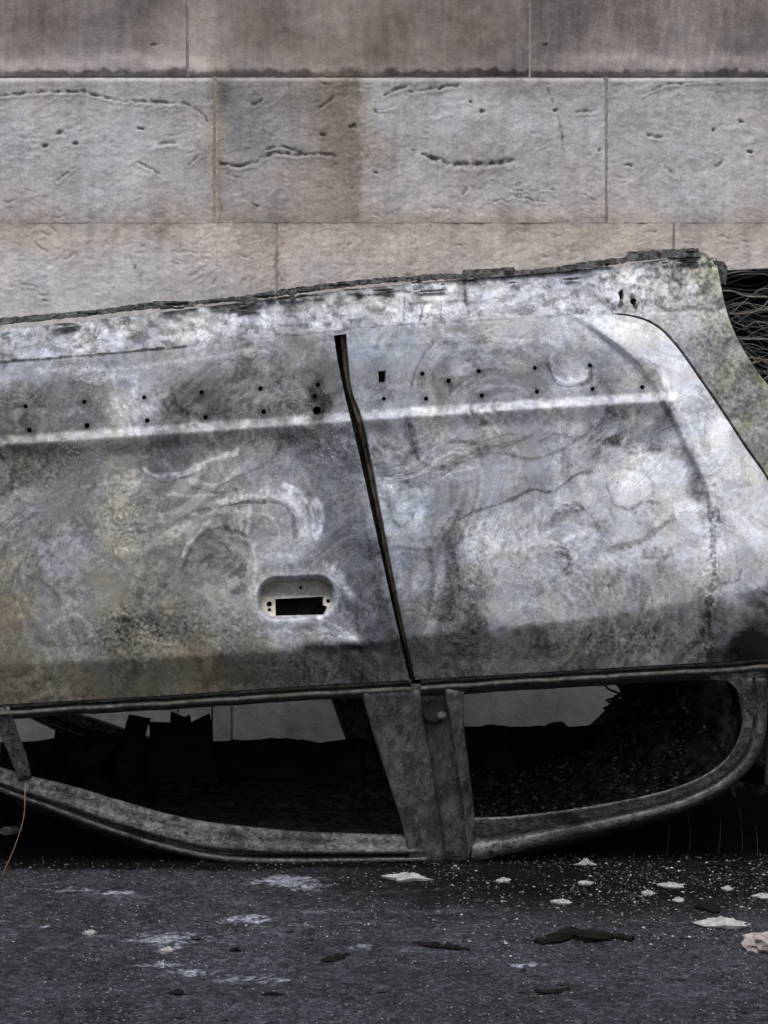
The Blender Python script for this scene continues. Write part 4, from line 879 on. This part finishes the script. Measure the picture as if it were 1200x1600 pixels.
# ash bed and rubble on the inside of the roof
gx, gy = np.meshgrid(np.linspace(-.25, 1.27, 120), np.linspace(4.35, 5.42, 80))
hz = np.interp(gx, Wn[:, 0], np.maximum(.012, Wn[:, 2]-.06))+.012+.016*np.clip(fbm(gx, gy, .16, 5, 60)+.3, 0, 2)+.085*np.exp(-(((gx-1.22)/.2)**2+((gy-4.8)/.4)**2))*(1+.8*fbm(gx, gy, .05, 3, 61))
hz += .035*np.exp(-(((gx-.75)/.35)**2+((gy-5.1)/.25)**2))*(1+.7*fbm(gx, gy, .07, 3, 65))
n = gx.shape[1]; ii = np.arange(gx.shape[0]-1)[:, None]*n+np.arange(n-1)[None]
ash = add_mesh('ash_bed', np.stack([gx, gy, hz], -1).reshape(-1, 3), np.stack([ii, ii+1, ii+1+n, ii+n], -1).reshape(-1, 4), M_BED, None, True)
tag(ash, 'black layer of ash and cinders covering the inside of the roof', 'ash', kind='stuff')
# collapsed seat remains behind the rear window
seat = thing('seat_wreckage', 'collapsed charred rear seat remains hanging behind the rear window opening', 'seat', (.98, 5.12, .2))
def drape(name, x0, x1, y0, y1, z0, z1, seed, mat, amp=.05):
    u, v = np.meshgrid(np.linspace(0, 1, 46), np.linspace(0, 1, 46))
    X = x0+(x1-x0)*u+.25*amp*fbm(u*5, v*3, 1, 3, seed+4); Y = y0+(y1-y0)*v+amp*fbm(u*4, v*1.2, .8, 4, seed); Z = z0+(z1-z0)*v+amp*.6*fbm(u*6, v*4, 1, 3, seed+2)
    n = 46; ii = np.arange(n-1)[:, None]*n+np.arange(n-1)[None]
    o = add_mesh(name, np.stack([X-.98, Y-5.12, Z-.2], -1).reshape(-1, 3), np.stack([ii, ii+1, ii+1+n, ii+n], -1).reshape(-1, 4), mat, seat, True)
    md = o.modifiers.new('t', 'SOLIDIFY'); md.thickness = .012; return o
drape('seat_cover', 1.20, 1.42, 5.2, 5.0, .70, .16, 3, M_FRAMED, .09)
drape('seat_cover', 1.26, 1.66, 4.95, 4.75, .62, .10, 9, M_CLOTH, .10)
drape('seat_cover', 1.235, 1.75, 5.36, 5.22, .70, .05, 15, M_FRAMED, .06)
u, v = np.meshgrid(np.linspace(0, 1, 60), np.linspace(0, 1, 16)); X_ = .70+.56*u; Z_ = .03+.150*v+.003*fbm(u*9, v*2, 1, 3, 5)*(v > .5); Y_ = 5.24+.02*v+.008*fbm(u*8, v*3, 1, 4, 6)
ii = np.arange(15)[:, None]*60+np.arange(59)[None]
o = add_mesh('seat_back', np.stack([X_-.98, Y_-5.12, Z_-.2], -1).reshape(-1, 3), np.stack([ii, ii+1, ii+61, ii+60], -1).reshape(-1, 4), M_SOOT, seat, True); o.modifiers.new('t', 'SOLIDIFY').thickness = .05
mb = MB(); rnd = random.Random(8)
for k in range(10):
    x = rnd.uniform(.12, .6); y0_ = rnd.uniform(-.35, .1); P_ = []
    for i in range(16):
        t = i/15; P_.append((x+.03*math.cos(i*1.6), y0_+.03*math.sin(i*1.6), .12+.22*t-.14))
    mb = MB(); mb.tube(P_, .003, 5); mb.build('seat_spring', M_FRAMED, seat, True)
rnd = random.Random(21)
GRAV = []
def scatter(n, fx, fz, smin, smax, cols, seed, zf=lambda x, y: 0.0):
    r = random.Random(seed)
    for _ in range(n):
        x, y = fx(r); s = smin+(smax-smin)*r.random()**2.2
        GRAV.append((x, y, zf(x, y), s, r.choice(cols), r.random()))
def build_grit(name, label, items, mat, kind='stuff'):
    V = []; Fc = []; C = []; base = np.array([(1, 0, 0), (0, 1, 0), (-1, 0, 0), (0, -1, 0), (0, 0, 1), (0, 0, -1)], float)
    tri = [(0, 1, 4), (1, 2, 4), (2, 3, 4), (3, 0, 4), (1, 0, 5), (2, 1, 5), (3, 2, 5), (0, 3, 5)]
    rs = np.random.RandomState(4)
    for (x, y, z, s, c, q) in items:
        p = base*np.array([1, .8, .55])*s*rs.uniform(.55, 1.4, (6, 1)); a = rs.rand()*6.28
        p = np.stack([p[:, 0]*math.cos(a)-p[:, 1]*math.sin(a), p[:, 0]*math.sin(a)+p[:, 1]*math.cos(a), p[:, 2]], -1)
        n = len(V); V += (p+np.array([x, y, z+s*.25])).tolist(); Fc += [tuple(i+n for i in t) for t in tri]; C += [c]*6
    o = add_mesh(name, V, Fc, mat, None, False, {'road': np.array(C)}); return tag(o, label, 'grit', kind=kind)
ashz = lambda x, y: float(np.interp(x, Wn[:, 0], np.maximum(.012, Wn[:, 2]-.06)))+.025+.085*math.exp(-(((x-1.22)/.2)**2+((y-4.8)/.4)**2))+.03*math.exp(-(((x-.75)/.35)**2+((y-5.1)/.25)**2))
dk = [(.012, .012, .013), (.03, .03, .033), (.05, .05, .055), (.10, .10, .105)]; lt = [(.20, .20, .20), (.30, .295, .29), (.4, .4, .4), (.12, .115, .11), (.08, .08, .08)]
scatter(1500, lambda r: (r.uniform(.62, 1.27), r.uniform(4.35, 5.3)), 0, .003, .010, [(.02, .02, .02), (.06, .058, .055), (.12, .115, .11), (.17, .16, .15), (.03, .03, .03)], 1, ashz)
scatter(260, lambda r: (min(1.27, r.gauss(1.17, .07)), r.gauss(4.62, .14)), 0, .002, .008, lt, 2, ashz)
scatter(60, lambda r: (r.gauss(.95, .10), r.gauss(4.5, .06)), 0, .002, .007, lt, 12, ashz)
build_grit('cinders', 'burnt cinders and pale fragments heaped inside the car by the rear window', GRAV, M_GRIT)

# ------------------------------------------------------------------ wires in the wheel arch
bundle = thing('wire_tangle', 'tangle of thin pale wires left in the dark wheel arch', 'wire', tuple(un(1190, 560, D+.2)))
bl = Vector(bundle.location); rnd = random.Random(4)
for k in range(95):
    y = rnd.uniform(436, 640); x = 1090+rnd.uniform(-20, 40); dd = D+rnd.uniform(.10, .24); P_ = []
    sl = rnd.uniform(-.25, .25) if k % 3 else rnd.uniform(.3, .9); ph = rnd.uniform(0, 6)
    for i in range(9):
        t = i/8; xx = x+t*rnd.uniform(250, 330); yy_ = y+sl*(xx-x)+14*math.sin(ph+t*5)+rnd.uniform(-11, 11)
        P_.append(Vector(un(xx, min(max(yy_, 425), 668), dd+.02*math.sin(t*4+ph)))-bl)
    mb = MB(); mb.tube(smooth_poly(P_, 4), rnd.choice([.0008, .0011, .0016, .0021]), 4); mb.build('wire_strand', M_WIRE if k % 3 else M_FRAME, bundle, True)

# ------------------------------------------------------------------ litter on the road
def flake(px, py, w, h, thick, mat, name, label, cat, seed, curl=.3, group=None, rise=0.0):
    """thin broken piece lying on the road: w, h in photo pixels (h along the view)"""
    c = gnd(px, py); d = c.y; W_ = w/F*d; Dp = max(.012, h/F*d*d/(H)*.8) if rise < .01 else h/F*d
    rs = np.random.RandomState(seed); n = 15; m = 5; V = []; Fc = []
    rad = 1+.2*rs.randn(n).clip(-1.5, 1.5); pk = rs.uniform(-.25, .25); rad = rad*np.array([.86/max(abs(math.cos(2*math.pi*i/n+.3*seed)), abs(math.sin(2*math.pi*i/n+.3*seed)))**.8 for i in range(n)])
    for j in range(m):
        for i in range(n):
            a = 2*math.pi*i/n; q = (j+1)/m*rad[i]
            x = W_/2*q*math.cos(a); y = Dp/2*q*math.sin(a)
            z = thick*(.85-.55*(j/(m-1)))*(.5+1.1*rs.rand())+curl*thick*(x/W_*2)*(1 if seed % 2 else -1)*.4
            if rise: z += rise*max(0, 1-abs(x-W_*pk)/(W_*.34))*(.3+.7*rs.rand())*(1-.6*j/(m-1))
            V.append((x, y, max(z, thick*.2)))
    V.append((0, 0, thick*.9+rise*.45)); top = len(V)-1
    for i in range(n): Fc.append((top, i, (i+1) % n))
    for j in range(m-1):
        for i in range(n): Fc.append((j*n+i, (j+1)*n+i, (j+1)*n+(i+1) % n, j*n+(i+1) % n))
    e = (m-1)*n; b0 = len(V); V += [(V[e+i][0]*.9, V[e+i][1]*.9, -.001) for i in range(n)]
    for i in range(n): Fc.append((e+i, b0+i, b0+(i+1) % n, e+(i+1) % n))
    Fc.append(tuple(b0+i for i in range(n-1, -1, -1)))
    o = add_mesh(name, V, Fc, mat, None, False); o.location = (c.x, c.y, .0015); return tag(o, label, cat, group)
G1, G2 = 'pale ash flakes on the road', 'black charred scraps on the road'
for i, (px, py, w, h, t, rise, lb) in enumerate((
    (636, 1374, 62, 13, .010, 0.006, 'pale broken flake on the road below the middle pillar'),
    (915, 1352, 34, 6, .004, .016, 'upright pointed white scrap on the road below the rear window'),
    (1050, 1386, 42, 8, .007, 0.0, 'slim white flake on the dark road below the rear corner'),
    (1130, 1446, 84, 17, .010, 0.006, 'largest white ash flake lying on the road at the right'),
    (1137, 1391, 17, 6, .007, 0.0, 'small round white crumb above the largest white flake'),
    (1196, 1403, 34, 9, .007, 0.0, 'pale flake at the right picture edge above the pinkish lump'),
    (915, 1382, 26, 6, .007, 0.0, 'faint grey flake just in front of the upright white scrap'),
    (1060, 1409, 20, 5, .007, 0.0, 'small grey flake between slim white flake and largest flake'),
    (1012, 1398, 22, 4, .007, 0.0, 'thin pale sliver left of the small grey flake'),
    (785, 1378, 20, 5, .007, 0.0, 'small dull flake on the sooty patch left of upright scrap'),
    (880, 1412, 34, 5, .007, 0.0, 'low grey sliver in the middle of the gritty sooty patch'),
    (262, 1487, 26, 5, .007, 0.0, 'small bright ash crumb in front of the long pale smear'),
    (142, 1460, 20, 5, .007, 0.0, 'small pale crumb on the road at the left'))):
    flake(px, py, w, h, t, M_ASHC, 'ash_flake', lb, 'debris', 30+i, .3, G1, rise)
pink = mat_metal('pinkish_plaster', (.12, .09, .082), (.36, .325, .31), (.22, .13, .11), 30, .6, .95, 0, .3, .6, .3)
o = chunk('plaster_lump', gnd(1196, 1474, .012), (.07, .055, .034), 6, pink, sub=3, rough=.3); tag(o, 'pinkish white plaster lump on the road at the right picture edge', 'debris')
def scrap(pts, w, label, seed):
    rs = random.Random(seed); P_ = [gnd(x, y) for x, y in pts]; base = P_[0].copy(); mb = MB()
    q = smooth_poly([tuple(p-base) for p in P_], 5); rr = [w*(.25+.75*math.sin(math.pi*(.08+.84*i/(len(q)-1))))*rs.uniform(.65, 1.3) for i in range(len(q))]
    mb.tube([Vector(p)+Vector((0, 0, rr[i]*.42)) for i, p in enumerate(q)], rr, 7); 
    mb.v = [(x, y, max(0, z*.55)) for x, y, z in mb.v]
    o = mb.build('charred_scrap', M_COAL, None, False); o.location = base+Vector((0, 0, .001)); return tag(o, label, 'debris', G2)
scrap([(646, 1476), (670, 1480), (700, 1483), (734, 1486)], .012, 'straight black charred strip on the road, left of the bent one', 1)
scrap([(840, 1476), (870, 1470), (895, 1462), (920, 1470), (955, 1466), (988, 1470)], .020, 'longest bent black charred strip on the road at the right', 2)
scrap([(502, 1504), (522, 1502), (542, 1494)], .012, 'short black scrap with raised tip on the road near the middle', 3)
scrap([(262, 1556), (274, 1555), (288, 1557)], .010, 'small black scrap on the road near the lower left', 4)
scrap([(836, 1549), (850, 1553), (872, 1551), (888, 1545)], .007, 'thin curved black scrap low on the road at the right', 5)
scrap([(408, 1556), (425, 1554), (442, 1556)], .005, 'thin black sliver on the road right of the small black scrap', 6)
scrap([(1085, 1420), (1105, 1422), (1120, 1428)], .020, 'lumpy black scrap touching the largest white flake', 7)
scrap([(1060, 1355), (1110, 1353), (1165, 1356)], .008, 'thin dark rod lying below the rear corner of the car', 8)
scrap([(360, 1487), (368, 1486), (376, 1487)], .007, 'tiny black crumb right of the bright ash crumb', 9)
# thin orange stalk at the left, and dry stems by the rear corner
a = gnd(2, 1372); P_ = [a, a+Vector((.03, -.01, .07)), a+Vector((.048, -.01, .13)), Vector(un(39, 1238, a.y+.0)), Vector(un(41, 1222, a.y+.02))]
wire(P_, .0012, 'thin orange-brown wire rising from the road at the left picture edge', mat=mat_metal('copper_wire', (.12, .075, .05), (.28, .19, .13), (.2, .11, .07), 60, .4, .6, .3))
for k, (x, y0_, y1_) in enumerate(((1042, 1336, 1292), (1078, 1330, 1270), (1122, 1336, 1282), (1160, 1330, 1262), (1184, 1338, 1290))):
    a = gnd(x, y0_); b = un(x+rnd.uniform(-6, 6), y1_, a.y)
    wire([a, a*.5+Vector(b)*.5+Vector((rnd.uniform(-.004, .004), 0, 0)), Vector(b)], .0009, ('leftmost thin dry stem standing below the rear corner of the car', 'tall dry stem second from left below the rear corner', 'middle one of the thin dry stems below the rear corner', 'tallest thin dry stem, second from right below the rear corner', 'rightmost thin dry stem below the rear corner')[k], 'dry_stem', 'stem', 'dry stems by the rear corner', M_FRAMED)
o = flake(20, 1254, 46, 10, .01, M_ASHC, 'ash_flake', 'pale scrap in the shade under the front window rail at the left', 'debris', 61, .2, G1); 
b = Vector(un(14, 1246, 4.6)); o.location = (b.x, b.y, .0015) if b.z < .03 else (b.x, b.y, .0015)

# loose grit over the road
GRAV = []
def fz(y0, y1):
    def f(r):
        py = y0+(y1-y0)*r.random(); px = r.uniform(-60, 1260); g = gnd(px, py); return g.x, g.y
    return f
scatter(9000, fz(1346, 1600), 0, .0010, .0032, [(.03, .031, .034), (.05, .052, .057), (.09, .093, .10), (.015, .015, .016), (.15, .15, .16)], 5)
scatter(3600, fz(1340, 1450), 0, .0010, .0042, [(.02, .02, .022), (.045, .045, .05), (.08, .08, .085), (.14, .14, .145), (.012, .012, .013)], 6)
def fr(r):
    px = 650+610*r.random()**.7; py = 1336+(150*r.random()**1.4); g = gnd(px, py); return g.x, g.y
scatter(3600, fr, 0, .0010, .0048, [(.02, .02, .022), (.05, .05, .055), (.07, .07, .07), (.02, .02, .02), (.30, .30, .30), (.012, .012, .013), (.14, .135, .13), (.03, .03, .03), (.015, .015, .016), (.04, .04, .044)], 7)
scatter(420, fz(1345, 1540), 0, .0009, .0022, [(.5, .5, .5), (.38, .38, .38), (.6, .6, .6)], 8)
scatter(160, fz(1345, 1600), 0, .004, .010, [(.012, .012, .013), (.02, .02, .021)], 9)
build_grit('grit', 'fine grit, glass crumbs and ash specks strewn over the road', GRAV, M_GRIT)
